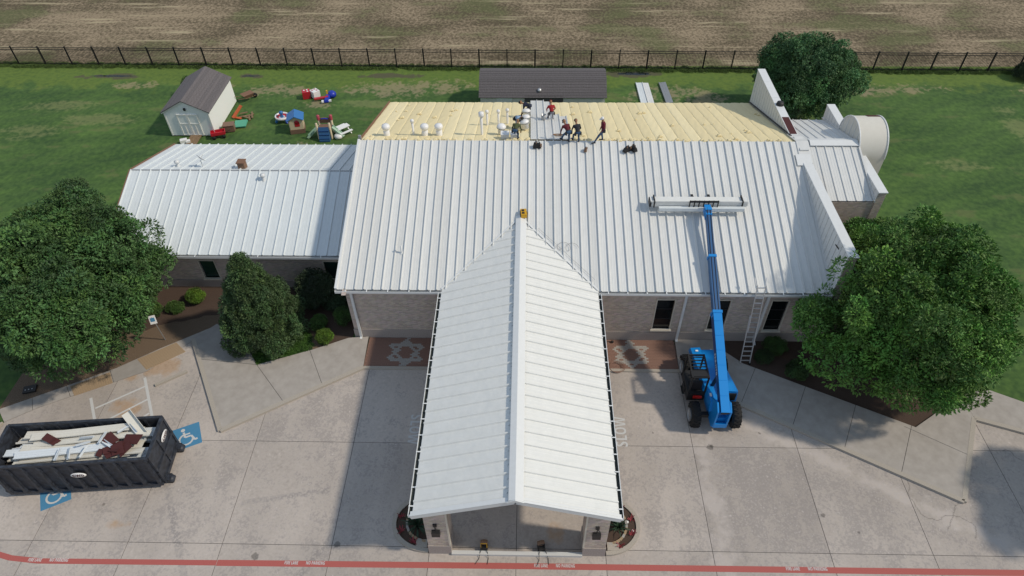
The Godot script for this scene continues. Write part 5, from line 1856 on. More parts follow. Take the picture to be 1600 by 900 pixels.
	for k in 9:
		st = S()
		beam(st, Vector3(-0.3, 0, 0), Vector3(0.3, 0.03, 0), 0.12, 0.012)
		beam(st, Vector3(-0.3, 0.05, 0.06), Vector3(0.3, 0.08, 0.06), 0.012, 0.1)
		var o := ob("bent_trim", st, M.scrap_blue_white)
		var pz := rng.randf_range(-0.7, 0.6)
		o.transform = Transform3D(B0 * Basis(Vector3.UP, rng.randf() * 3.0) * Basis(Vector3.RIGHT, rng.randf_range(-0.5, 0.5)), org + B0 * Vector3(rng.randf_range(-1.6, 2.6), 2.36 + 0.03 * (k % 4), pz))
		tag(o, "short bent strip of white trim on the dumpster load", "scrap trim", "bent trim strips in the dumpster")
	st = S()
	slab_xy(st, [Vector2(-0.2, 0), Vector2(0.2, 0), Vector2(0.2, 0.05), Vector2(-0.2, 0.05)], -0.75, 0.75)
	slab_xy(st, [Vector2(0.2, 0), Vector2(0.22, 0), Vector2(0.22, 0.25), Vector2(0.2, 0.25)], -0.75, 0.75)
	var sc := ob("angled_channel", st, M.scrap_white)
	sc.transform = Transform3D(B0 * Basis(Vector3.UP, 0.75) * Basis(Vector3.RIGHT, 0.2), org + B0 * Vector3(2.35, 2.45, -0.75))
	tag(sc, "cream metal channel sticking up over the dumpster's far rim", "scrap channel")

# ---------------------------------------------------------------- lift and ladder
func wheel(parent: Node3D, at: Vector3, r: float, w: float, s: float) -> void:
	var B := Basis(Vector3.FORWARD, PI / 2)
	var st := S()
	lathe(st, [Vector2(r * 0.55, -w * 0.5), Vector2(r * 0.88, -w * 0.5), Vector2(r * 0.97, -w * 0.36), Vector2(r, 0), Vector2(r * 0.97, w * 0.36), Vector2(r * 0.88, w * 0.5), Vector2(r * 0.55, w * 0.5)], 28, at, B)
	for k in 18:
		var a := TAU * k / 18.0
		for q in [-1, 1]:
			bx(st, at + Vector3(q * w * 0.23, sin(a + q * 0.08) * r * 0.985, cos(a + q * 0.08) * r * 0.985), Vector3(w * 0.46, 0.075, 0.06), Basis(Vector3.RIGHT, -a + PI / 2) * Basis(Vector3.UP, q * 0.4))
	var ty := ob("wheel", st, M.rubber, parent)
	st = S()
	lathe(st, [Vector2(0, 0.1), Vector2(r * 0.2, 0.1), Vector2(r * 0.25, 0.02), Vector2(r * 0.5, 0.0), Vector2(r * 0.56, 0.12)], 18, at + Vector3(s * w * 0.36, 0, 0), Basis(Vector3.FORWARD, s * PI / 2))
	ob("rim", st, M.steel, ty)

func build_lift() -> void:
	var t := thing("telehandler", "blue telescopic lift truck with its boom raised over the roof", "lift truck")
	for p in [[8.32, -19.75, -1], [10.28, -19.75, 1], [8.4, -22.75, -1], [10.2, -22.75, 1]]:
		wheel(t, Vector3(p[0], 0.62, p[1]), 0.62, 0.42, p[2])
	var st := S()
	bx(st, Vector3(9.3, 0.62, -19.75), Vector3(1.6, 0.2, 0.22)); bx(st, Vector3(9.3, 0.62, -22.75), Vector3(1.5, 0.2, 0.22))
	ob("axle", st, M.dark_metal, t)
	# main frame: deck, tapered towards the rear tower
	st = S()
	hexa(st, [Vector3(9.0, 0.55, -19.1), Vector3(9.75, 0.55, -19.1), Vector3(9.95, 0.55, -23.5), Vector3(8.85, 0.55, -23.5), Vector3(9.05, 1.15, -19.2), Vector3(9.7, 1.15, -19.2), Vector3(9.85, 1.1, -23.5), Vector3(8.9, 1.1, -23.5)])
	ob("chassis", st, M.lift_blue, t)
	st = S()
	for q in [-1, 1]:
		slab_xy(st, [Vector2(18.95, 0.7), Vector2(20.4, 0.7), Vector2(20.2, 1.5), Vector2(19.3, 2.25), Vector2(18.9, 2.0)], 9.36 + q * 0.3 - 0.04, 9.36 + q * 0.3 + 0.04, Basis(Vector3(0, 0, -1), Vector3.UP, Vector3(1, 0, 0)))
	bx(st, Vector3(9.36, 0.85, -18.98), Vector3(0.6, 0.3, 0.1))
	ob("boom_tower", st, M.lift_blue, t)
	st = S()
	hexa(st, [Vector3(8.75, 1.05, -20.7), Vector3(9.1, 1.05, -20.7), Vector3(9.1, 1.05, -23.5), Vector3(8.55, 1.05, -23.5), Vector3(8.85, 1.5, -20.8), Vector3(9.1, 1.5, -20.8), Vector3(9.1, 1.35, -23.45), Vector3(8.6, 1.3, -23.45)])
	hexa(st, [Vector3(8.9, 1.1, -19.6), Vector3(9.12, 1.1, -19.6), Vector3(9.12, 1.1, -20.7), Vector3(8.85, 1.1, -20.7), Vector3(8.95, 1.6, -19.8), Vector3(9.12, 1.6, -19.8), Vector3(9.12, 1.62, -20.7), Vector3(8.88, 1.62, -20.7)])
	ob("side_deck", st, M.lift_blue, t)
	# engine pod on the right
	st = S()
	hexa(st, [Vector3(9.8, 0.6, -20.5), Vector3(10.5, 0.6, -20.5), Vector3(10.15, 0.6, -22.2), Vector3(9.8, 0.6, -22.2), Vector3(9.8, 1.5, -20.55), Vector3(10.45, 1.45, -20.55), Vector3(10.05, 1.55, -22.2), Vector3(9.8, 1.6, -22.2)])
	var pod := ob("engine_hood", st, M.lift_blue, t)
	st = S()
	bx(st, Vector3(10.14, 1.08, -20.5), Vector3(0.5, 0.5, 0.05))
	ob("grille", st, M.black, pod)
	# open cab at the left
	st = S()
	bx(st, Vector3(8.45, 0.95, -21.3), Vector3(0.85, 0.5, 1.5))
	var cab := ob("cab", st, M.black, t)
	st = S()
	for p in [[8.06, -20.6], [8.84, -20.6], [8.06, -22.0], [8.84, -22.0]]:
		bx(st, Vector3(p[0], 1.75, p[1]), Vector3(0.07, 1.5, 0.07))
	for p in [-20.6, -22.0]: bx(st, Vector3(8.45, 2.46, p), Vector3(0.8, 0.07, 0.07))
	for p in [8.06, 8.84]: bx(st, Vector3(p, 2.47, -21.3), Vector3(0.07, 0.075, 1.45))
	for k in 5: bx(st, Vector3(8.45, 2.48, -21.85 + 0.2 * k), Vector3(0.8, 0.03, 0.05))
	ob("roll_cage", st, M.black, cab)
	st = S()
	bx(st, Vector3(8.45, 2.47, -20.85), Vector3(0.7, 0.05, 0.5))
	ob("roof_plate", st, M.black, cab)
	st = S()
	bx(st, Vector3(8.45, 1.25, -21.1), Vector3(0.5, 0.14, 0.5)); bx(st, Vector3(8.45, 1.55, -20.85), Vector3(0.5, 0.6, 0.12))
	ob("seat", st, M.dark_metal, cab)
	st = S()
	tube(st, [Vector3(8.45, 1.1, -21.85), Vector3(8.45, 1.45, -21.65)], 0.03, 0.03, 6)
	lathe(st, [Vector2(0.15, -0.02), Vector2(0.19, 0), Vector2(0.15, 0.02)], 16, Vector3(8.45, 1.47, -21.64), Basis(Vector3.RIGHT, 0.5))
	ob("steering_wheel", st, M.black, cab)
	st = S()
	bx(st, Vector3(8.5, 1.05, -20.48), Vector3(0.42, 0.14, 0.08))
	ob("tail_lamp", st, M.lamp_red, cab)
	# boom in three telescoping sections
	var P0 := Vector3(9.38, 1.85, -18.95)
	var P1 := Vector3(9.58, 6.15, -29.0)
	var d := (P1 - P0).normalized()
	var ln := (P1 - P0).length()
	var secs := [[0.0, 0.47, 0.42, 0.5, "lift_blue"], [0.44, 0.75, 0.34, 0.42, "lift_steel_blue"], [0.7, 1.0, 0.28, 0.34, "lift_steel_blue"]]
	for s in secs:
		st = S()
		beam(st, P0 + d * ln * s[0], P0 + d * ln * s[1], s[2], s[3])
		var sec := ob("boom_section", st, M[s[4]], t)
		st = S()
		beam(st, P0 + d * (ln * s[1] - 0.16), P0 + d * (ln * s[1] - 0.02), s[2] + 0.06, s[3] + 0.06)
		ob("collar", st, M.lift_blue, sec)
		if s[0] == 0.0:
			st = S()
			beam(st, P0 + d * 0.3 + Vector3(-0.216, -0.02, 0), P0 + d * (ln * 0.44) + Vector3(-0.216, -0.02, 0), 0.012, 0.4)
			ob("side_stripe", st, M.lift_dark_blue, sec)
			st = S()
			beam(st, P0 - d * 0.004 + Vector3(0, 0.02, 0), P0 - d * 0.02 + Vector3(0, 0.02, 0), 0.36, 0.36)  # black plate on the solid end, painting the shade of an open hollow
			ob("boom_end_dark_plate", st, M.black, sec)
			var x := d.cross(Vector3.UP).normalized()
			var tx := mi("lettering", text_mesh("GTH-844", 0.2), M.plastic_white, sec)
			tx.transform = Transform3D(Basis(d, Vector3.UP.cross(d).normalized().cross(d) * -1.0, Vector3.UP.cross(d).normalized() * -1.0).orthonormalized(), P0 + d * 2.4 + Vector3(-0.227, 0, 0))
		else:
			st = S()
			for q in [-1, 1]:
				tube(st, [P0 + d * ln * s[0] + Vector3(q * 0.08, s[3] * 0.5 + 0.03, 0), P0 + d * (ln * s[1] - 0.1) + Vector3(q * 0.08, s[3] * 0.5 + 0.03, 0)], 0.018, 0.018, 6)
			ob("hose", st, M.black, sec)
	st = S()
	beam(st, P1 - d * 0.5, P1 + Vector3(0, -0.1, -0.25), 0.32, 0.42)
	ob("boom_head", st, M.lift_blue, t)
	# fork carriage with rack
	st = S()
	var cz := P1.z - 0.35
	for y in [0.0, 0.45]: bx(st, Vector3(P1.x - 0.15, P1.y - 0.25 + y, cz), Vector3(1.5, 0.08, 0.08))
	for k in 7: bx(st, Vector3(P1.x - 0.9 + 0.25 * k, P1.y - 0.02, cz - 0.01), Vector3(0.05, 0.55, 0.05))
	ob("carriage", st, M.black, t)
	for x in [-0.55, 0.35]:
		st = S()
		bx(st, Vector3(P1.x + x, P1.y - 0.26, cz - 0.62), Vector3(0.13, 0.06, 1.2))
		ob("fork", st, M.black, t)
	# lift cylinder, mirror, steps, decals, scuffed paint near the boom head
	st = S()
	tube(st, [Vector3(9.36, 1.0, -21.2), P0 + d * 2.1], 0.09, 0.09, 10)
	var cyl := ob("lift_cylinder", st, M.dark_metal, t)
	st = S()
	tube(st, [P0 + d * 2.1 - Vector3(0, 0.12, 0.5), P0 + d * 2.7], 0.05, 0.05, 10)
	ob("piston_rod", st, M.aluminium, cyl)
	for k in [[8.88, 1.37, -23.2, 0.14, 0.1], [8.95, 1.52, -21.4, 0.12, 0.16], [9.0, 1.63, -20.2, 0.1, 0.2]]:
		st = S()
		bx(st, Vector3(k[0], k[1] + 0.004, k[2]), Vector3(k[3], 0.012, k[4]))
		ob("decal", st, M.plastic_white, t)
	st = S()
	tube(st, [Vector3(8.06, 2.1, -22.0), Vector3(7.85, 2.15, -22.15)], 0.015, 0.015, 6)
	bx(st, Vector3(7.8, 2.12, -22.17), Vector3(0.14, 0.24, 0.04))
	ob("mirror", st, M.black, t)
	st = S()
	bx(st, Vector3(7.98, 0.55, -21.3), Vector3(0.14, 0.04, 0.5)); bx(st, Vector3(8.0, 0.75, -21.3), Vector3(0.04, 0.4, 0.5))
	ob("step", st, M.black, t)
	for q in [-1, 1]:
		st = S()
		lathe(st, [Vector2(0, 0.05), Vector2(0.07, 0.04), Vector2(0.08, -0.04)], 10, Vector3(9.36 + q * 0.38, 1.02, -23.53), Basis(Vector3.RIGHT, -PI / 2))
		ob("headlamp", st, M.plastic_white, t)
	st = S()
	rng.seed = 27
	for k in 9:
		var f := ln - rng.randf_range(0.75, 1.5)
		bx(st, P0 + d * f + Vector3(rng.randf_range(-0.08, 0.09), 0.176, 0) , Vector3(rng.randf_range(0.04, 0.12), 0.006, rng.randf_range(0.1, 0.3)), Basis(Vector3.RIGHT, 0.4))
	ob("scuffed_paint", st, M.patina, t)
	for k in 6:
		st = S()
		var pz := P0 + d * (0.7 + 0.75 * k) + Vector3(0, 0.27, 0)
		tube(st, [pz + Vector3(-0.2, 0, 0), pz + Vector3(0.2, 0, 0)], 0.014, 0.014, 6)
		ob("weld_bar", st, M.lift_blue, t)
	# bundle of new panels on the forks
	var bt := thing("panel_bundle", "bundle of new white roof panels carried on the lift forks", "panel bundle", Vector3(6.62, P1.y - 0.22, cz - 0.1))
	for k in 7:
		var o := mi("bundled_panel", panel_mesh(0.5, 5.15, 0.07), M.canopy_roof if k % 2 == 0 else M.wing_roof, bt)
		o.transform = Transform3D(Basis(Vector3.UP, PI / 2) * Basis(Vector3.BACK, 0.0), Vector3(0.03 * (k % 3), 0.045 * k, -0.02 - 0.012 * (k % 2)))
	for x in [0.2, 4.9]:
		st = S()
		bx(st, Vector3(x, 0.16, -0.27), Vector3(0.06, 0.42, 0.58))
		ob("strap", st, M.black, bt)
	st = S()
	bx(st, Vector3(0.0, 0.1, -0.27), Vector3(0.1, 0.3, 0.5))
	ob("end_wrap", st, M.dark_metal, bt)
	# trim channel hanging in front of the bundle
	st = S()
	bx(st, Vector3(2.72, -0.04, 0.14), Vector3(4.55, 0.2, 0.2))
	ob("boxed_trim", st, M.wing_roof, bt)

	var ld := thing("extension_ladder", "long aluminium extension ladder leaning on the eave", "ladder")
	var a0 := Vector3(11.45, 0.12, -23.45)
	var a1 := Vector3(11.5, 4.75, -24.72)
	for x in [0.0, 0.5]:
		st = S()
		beam(st, a0 + Vector3(x, 0, 0), a0.lerp(a1, 0.62) + Vector3(x * 0.96 + 0.01, 0, 0), 0.04, 0.08)
		ob("rail", st, M.aluminium, ld)
		st = S()
		beam(st, a0.lerp(a1, 0.42) + Vector3(x * 0.84 + 0.045, 0, 0.06), a1 + Vector3(x * 0.84 + 0.045, 0, 0.06), 0.035, 0.075)
		ob("fly_rail", st, M.aluminium, ld)
	for k in 16:
		var f := (k + 0.5) / 16.0
		var p := a0.lerp(a1, f)
		st = S()
		var up := f > 0.6
		beam(st, p + Vector3(0.045 if up else 0.02, 0, 0.06 if up else 0.0), p + Vector3(0.465 if up else 0.48, 0, 0.06 if up else 0.0), 0.045, 0.045)
		ob("rung", st, M.aluminium, ld)
	for x in [0.0, 0.5]:
		st = S()
		bx(st, a0 + Vector3(x, -0.05, 0.02), Vector3(0.07, 0.1, 0.12))
		ob("foot", st, M.rubber, ld)
	st = S()
	beam(st, a1 + Vector3(0, -0.1, 0), a1 + Vector3(-0.06, 0.18, -0.3), 0.03, 0.05)
	beam(st, a1 + Vector3(0.47, -0.1, 0), a1 + Vector3(0.53, 0.18, -0.3), 0.03, 0.05)
	ob("stand_off", st, M.aluminium, ld)

# ---------------------------------------------------------------- people
func sd_cone(p: Vector3, a: Vector3, b: Vector3, ra: float, rb: float) -> float:
	var ba := b - a
	var t := clampf((p - a).dot(ba) / maxf(ba.length_squared(), 1e-6), 0, 1)
	return (p - a - ba * t).length() - lerpf(ra, rb, t)

func body_mesh(bones: Array) -> ArrayMesh:
	var cs := 0.026
	var lo := Vector3(9, 9, 9)
	var hi := -lo
	for bn in bones:
		for k in 2:
			var r: float = maxf(bn[2], bn[3]) + 0.08
			lo = lo.min(bn[k] - Vector3(r, r, r))
			hi = hi.max(bn[k] + Vector3(r, r, r))
	var n := Vector3i(((hi - lo) / cs).ceil()) + Vector3i(2, 2, 2)
	var sx := 1
	var sy := n.x
	var sz := n.x * n.y
	var F := PackedFloat32Array()
	F.resize(n.x * n.y * n.z)
	F.fill(1.0)
	var near := PackedFloat32Array()
	near.resize(F.size())
	near.fill(9.0)
	var ci := PackedInt32Array()
	ci.resize(F.size())
	var kk := 0.022
	for bi in bones.size():
		var bn: Array = bones[bi]
		var r: float = maxf(bn[2], bn[3]) + 0.075
		var l := Vector3i(((bn[0].min(bn[1]) - Vector3(r, r, r) - lo) / cs).floor())
		var h := Vector3i(((bn[0].max(bn[1]) + Vector3(r, r, r) - lo) / cs).ceil())
		for z in range(maxi(l.z, 0), mini(h.z + 1, n.z)):
			for y in range(maxi(l.y, 0), mini(h.y + 1, n.y)):
				for x in range(maxi(l.x, 0), mini(h.x + 1, n.x)):
					var d := sd_cone(lo + Vector3(x, y, z) * cs, bn[0], bn[1], bn[2], bn[3])
					var i := x + y * sy + z * sz
					if d < near[i]:
						near[i] = d; ci[i] = bi
					var f := F[i]
					var hh := clampf(0.5 + 0.5 * (f - d) / kk, 0, 1)
					F[i] = lerpf(f, d, hh) - kk * hh * (1.0 - hh)
	var st := SurfaceTool.new()
	st.begin(Mesh.PRIMITIVE_TRIANGLES)
	st.set_smooth_group(0)
	var vid := {}
	var vp := []
	var vc := []
	var corner := [0, sx, sy, sx + sy, sz, sx + sz, sy + sz, sx + sy + sz]
	var cof := [Vector3(0, 0, 0), Vector3(1, 0, 0), Vector3(0, 1, 0), Vector3(1, 1, 0), Vector3(0, 0, 1), Vector3(1, 0, 1), Vector3(0, 1, 1), Vector3(1, 1, 1)]
	var edges := [[0, 1], [2, 3], [4, 5], [6, 7], [0, 2], [1, 3], [4, 6], [5, 7], [0, 4], [1, 5], [2, 6], [3, 7]]
	for z in n.z - 1:
		for y in n.y - 1:
			var row := y * sy + z * sz
			for x in n.x - 1:
				var i := x + row
				if absf(F[i]) > 0.09: continue
				var neg := 0
				for k in 8:
					if F[i + corner[k]] < 0: neg += 1
				if neg == 0 or neg == 8: continue
				var s := Vector3.ZERO
				var c := 0
				for e in edges:
					var fa := F[i + corner[e[0]]]
					var fb := F[i + corner[e[1]]]
					if (fa < 0) != (fb < 0):
						s += cof[e[0]].lerp(cof[e[1]], fa / (fa - fb))
						c += 1
				vid[i] = vp.size()
				vp.append(lo + (Vector3(x, y, z) + s / c) * cs)
				vc.append(bones[ci[i]][4])
	for i in vid:
		var f0 := F[i]
		for ax in 3:
			var st1: int = [sx, sy, sz][ax]
			var u: int = [sy, sz, sx][ax]
			var v: int = [sz, sx, sy][ax]
			if i + st1 >= F.size(): continue
			var f1 := F[i + st1]
			if (f0 < 0) == (f1 < 0): continue
			if not (vid.has(i - u) and vid.has(i - v) and vid.has(i - u - v)): continue
			var q := [vid[i], vid[i - u], vid[i - u - v], vid[i - v]]
			if f0 >= 0: q.reverse()
			for k in [0, 1, 2, 0, 2, 3]:
				st.set_color(vc[q[k]])
				st.add_vertex(vp[q[k]])
	st.generate_normals()
	return st.commit()

func foot_y(t: Node3D, p: Vector3, y: float, sc: float) -> float:
	var g := t.transform * p
	return (roof_h(g.z) + (0.05 if g.z > ZR else 0.03) - y) / sc

# torso: lean angle from upright; step: how far the left foot is forward; reach: how far hands go
func person(label: String, at: Vector3, turn: float, lean: float, crouch: float, step: float, reach: Vector3, shirt: Color, pants: Color, hat: Color, cap: bool, sc := 1.0, sleeve_long := true) -> void:
	var t := thing("person", label, "person", at, turn)
	sc *= 0.91
	t.scale = Vector3.ONE * sc
	var skin := Color(0.32, 0.17, 0.10)
	var boot := Color(0.02, 0.018, 0.016)
	var fl := Vector3(0.14, 0, 0.1 + step)
	var fr := Vector3(-0.14, 0, -0.02 - step * 0.3)
	fl.y = foot_y(t, fl, at.y, sc)
	fr.y = foot_y(t, fr, at.y, sc)
	var pelvis := Vector3(0, 0.93 - crouch + minf(fl.y, fr.y) * 0.6, -0.1 - lean * 0.14 - crouch * 0.25)
	var dir := Vector3(0, cos(lean), sin(lean))
	var chest := pelvis + dir * 0.34
	var neck := pelvis + dir * 0.53
	var hd := neck + Vector3(0, cos(lean * 0.75 + 0.25), sin(lean * 0.75 + 0.25)) * 0.17
	var b := []
	var P := pants
	for s in [[1.0, fl], [-1.0, fr]]:
		var f: Vector3 = s[1] + Vector3(0, 0.08, 0)
		var hip := pelvis + Vector3(s[0] * 0.1, -0.03, 0)
		var mid := (hip + f) * 0.5 + Vector3(s[0] * 0.02, 0, 0.05 + crouch * 0.75)
		b.append([hip, mid, 0.092, 0.066, P])
		b.append([mid, f + Vector3(0, 0.04, -0.02), 0.064, 0.05, P])
		b.append([f + Vector3(0, -0.035, -0.05), f + Vector3(s[0] * 0.02, -0.045, 0.16), 0.048, 0.04, boot])
		var sh := pelvis + dir * 0.45 + Vector3(s[0] * 0.19, 0, 0)
		var hand := pelvis + dir * 0.45 + Vector3(s[0] * (0.2 + reach.x), -0.56, 0.0) + Vector3(0, reach.y, reach.z)
		var el := (sh + hand) * 0.5 + Vector3(s[0] * 0.08, -0.02, -0.07)
		b.append([sh, el, 0.058, 0.045, shirt])
		b.append([el, hand, 0.044, 0.033, shirt if sleeve_long else skin])
		var hdir := (hand - el).normalized()
		b.append([hand + hdir * 0.02, hand + hdir * 0.08, 0.036, 0.032, skin])
		for q in 4:
			var off := Vector3(0, 0, 1).cross(hdir).normalized() * (q - 1.5) * 0.021
			b.append([hand + hdir * 0.09 + off, hand + hdir * (0.145 + 0.01 * (q % 3)) + off * 1.1 + Vector3(0, -0.01, 0.01), 0.0125, 0.011, skin])
		b.append([hand + hdir * 0.03 + Vector3(-s[0] * 0.03, 0, 0.02), hand + hdir * 0.085 + Vector3(-s[0] * 0.055, 0, 0.035), 0.014, 0.012, skin])
	b.append([pelvis + Vector3(-0.06, 0, 0), pelvis + Vector3(0.06, 0, 0), 0.115, 0.115, P])
	b.append([pelvis + dir * 0.08, chest, 0.135, 0.15, shirt])
	b.append([chest + Vector3(-0.09, 0, 0) + dir * 0.04, chest + Vector3(0.09, 0, 0) + dir * 0.04, 0.125, 0.125, shirt])
	b.append([neck - dir * 0.04, hd, 0.06, 0.055, skin])
	var fw := Vector3(0, -sin(lean * 0.75 + 0.25), cos(lean * 0.75 + 0.25))
	b.append([hd + Vector3(0, 0.02, 0), hd + Vector3(0, 0.055, 0) - fw * 0.01, 0.092, 0.088, skin])
	b.append([hd + fw * 0.03 - Vector3(0, 0.04, 0), hd + fw * 0.045 - Vector3(0, 0.05, 0), 0.05, 0.045, skin])
	b.append([hd + fw * 0.09, hd + fw * 0.112 - Vector3(0, 0.015, 0), 0.014, 0.016, skin])
	mi("body", body_mesh(b), M.people, t)
	var st := S()
	var upv := (hd - neck).normalized()
	var X := Vector3.RIGHT
	var Bh := Basis(X, upv, X.cross(upv))
	lathe(st, [Vector2(0.108, 0.03), Vector2(0.112, 0.06), Vector2(0.098, 0.12), Vector2(0.06, 0.155), Vector2(0, 0.166)], 14, hd, Bh)
	if cap:
		hexa(st, [hd + Bh * Vector3(-0.08, 0.045, 0.08), hd + Bh * Vector3(-0.07, 0.035, 0.2), hd + Bh * Vector3(0.07, 0.035, 0.2), hd + Bh * Vector3(0.08, 0.045, 0.08), hd + Bh * Vector3(-0.08, 0.065, 0.08), hd + Bh * Vector3(-0.07, 0.045, 0.2), hd + Bh * Vector3(0.07, 0.045, 0.2), hd + Bh * Vector3(0.08, 0.065, 0.08)])
	ob("cap" if cap else "hair", st, mat("hat_" + str(hat), Color(hat.r, hat.g, hat.b).linear_to_srgb(), 0.85), t)
	# tool belt
	st = S()
	lathe(st, [Vector2(0.155, -0.03), Vector2(0.16, 0.0), Vector2(0.155, 0.04)], 14, pelvis + dir * 0.04, Basis(X, dir, X.cross(dir)) * Basis.from_scale(Vector3(1.1, 1, 0.86)))
	bx(st, pelvis + Vector3(0.18, -0.08, -0.02), Vector3(0.08, 0.2, 0.14)); bx(st, pelvis + Vector3(-0.18, -0.08, -0.02), Vector3(0.08, 0.18, 0.14))
	ob("tool_belt", st, M.black, t)

func rh(z: float) -> float: return roof_h(z)

func build_people() -> void:
	var denim := Color(0.035, 0.075, 0.15)
	var navy := Color(0.012, 0.017, 0.04)
	person("person bending over the insulation in navy work clothes", Vector3(-0.15, rh(-39.7), -39.7), -PI / 2 - 0.2, 1.35, 0.05, 0.22, Vector3(0.02, -0.02, 0.1), navy, Color(0.02, 0.03, 0.06), Color(0.015, 0.012, 0.01), false)
	person("person in a red shirt and black-and-white patterned trousers", Vector3(1.45, rh(-38.9), -38.9), PI + 0.2, 0.55, 0.22, 0.1, Vector3(0.05, 0.1, 0.2), Color(0.30, 0.012, 0.02), Color(0.2, 0.2, 0.24), Color(0.14, 0.01, 0.015), true)
	person("person in a camouflage shirt stooping at the ridge in jeans", Vector3(-0.68, rh(-34.6), -34.6), PI - 0.25, 1.15, 0.08, 0.25, Vector3(0.04, 0.0, 0.12), Color(0.07, 0.085, 0.035), denim, Color(0.05, 0.055, 0.025), true)
	person("person crouching in a light blue shirt beside the white buckets", Vector3(-0.55, rh(-37.0), -37.0), 0.6, 1.2, 0.35, 0.12, Vector3(0.05, 0.1, 0.16), Color(0.25, 0.38, 0.55), navy, Color(0.02, 0.02, 0.02), false)
	person("person in a maroon shirt bending over new panels, white waistband showing", Vector3(2.2, rh(-34.1), -34.15), PI + 0.45, 1.05, 0.06, 0.2, Vector3(0.06, 0.0, 0.14), Color(0.11, 0.012, 0.02), denim, Color(0.02, 0.025, 0.03), true, 1.04)
	person("person in a charcoal shirt and jeans next to the maroon shirt", Vector3(2.78, rh(-34.15), -34.15), PI + 0.3, 0.7, 0.1, 0.15, Vector3(0.02, 0.05, 0.18), Color(0.02, 0.027, 0.035), denim, Color(0.012, 0.012, 0.012), false)
	person("person standing at the ridge in a white cap and maroon shirt", Vector3(4.2, rh(-34.2), -34.2), -PI / 2 + 0.15, 0.1, 0.0, 0.34, Vector3(-0.02, 0.04, 0.1), Color(0.12, 0.01, 0.025), denim, Color(0.75, 0.75, 0.75), true)

func bucket(at: Vector3, lay: Basis, k: int) -> void:
	var t := thing("vent_cap", "white vent cap in the row beside the new panels" if k < 3 else "single white vent cap near the square white boxes", "vent cap", at, 0.0, "row of loose vent caps" if k < 3 else "")
	t.basis = lay
	var st := S()
	lathe(st, [Vector2(0, 0.0), Vector2(0.2, 0.0), Vector2(0.21, 0.3), Vector2(0.27, 0.31), Vector2(0.28, 0.42), Vector2(0.2, 0.52), Vector2(0, 0.56)], 16)
	ob("shell", st, M.plastic_white, t)
	st = S()
	lathe(st, [Vector2(0.285, 0.33), Vector2(0.29, 0.36), Vector2(0.285, 0.39)], 16)
	ob("rim", st, M.steel, t)

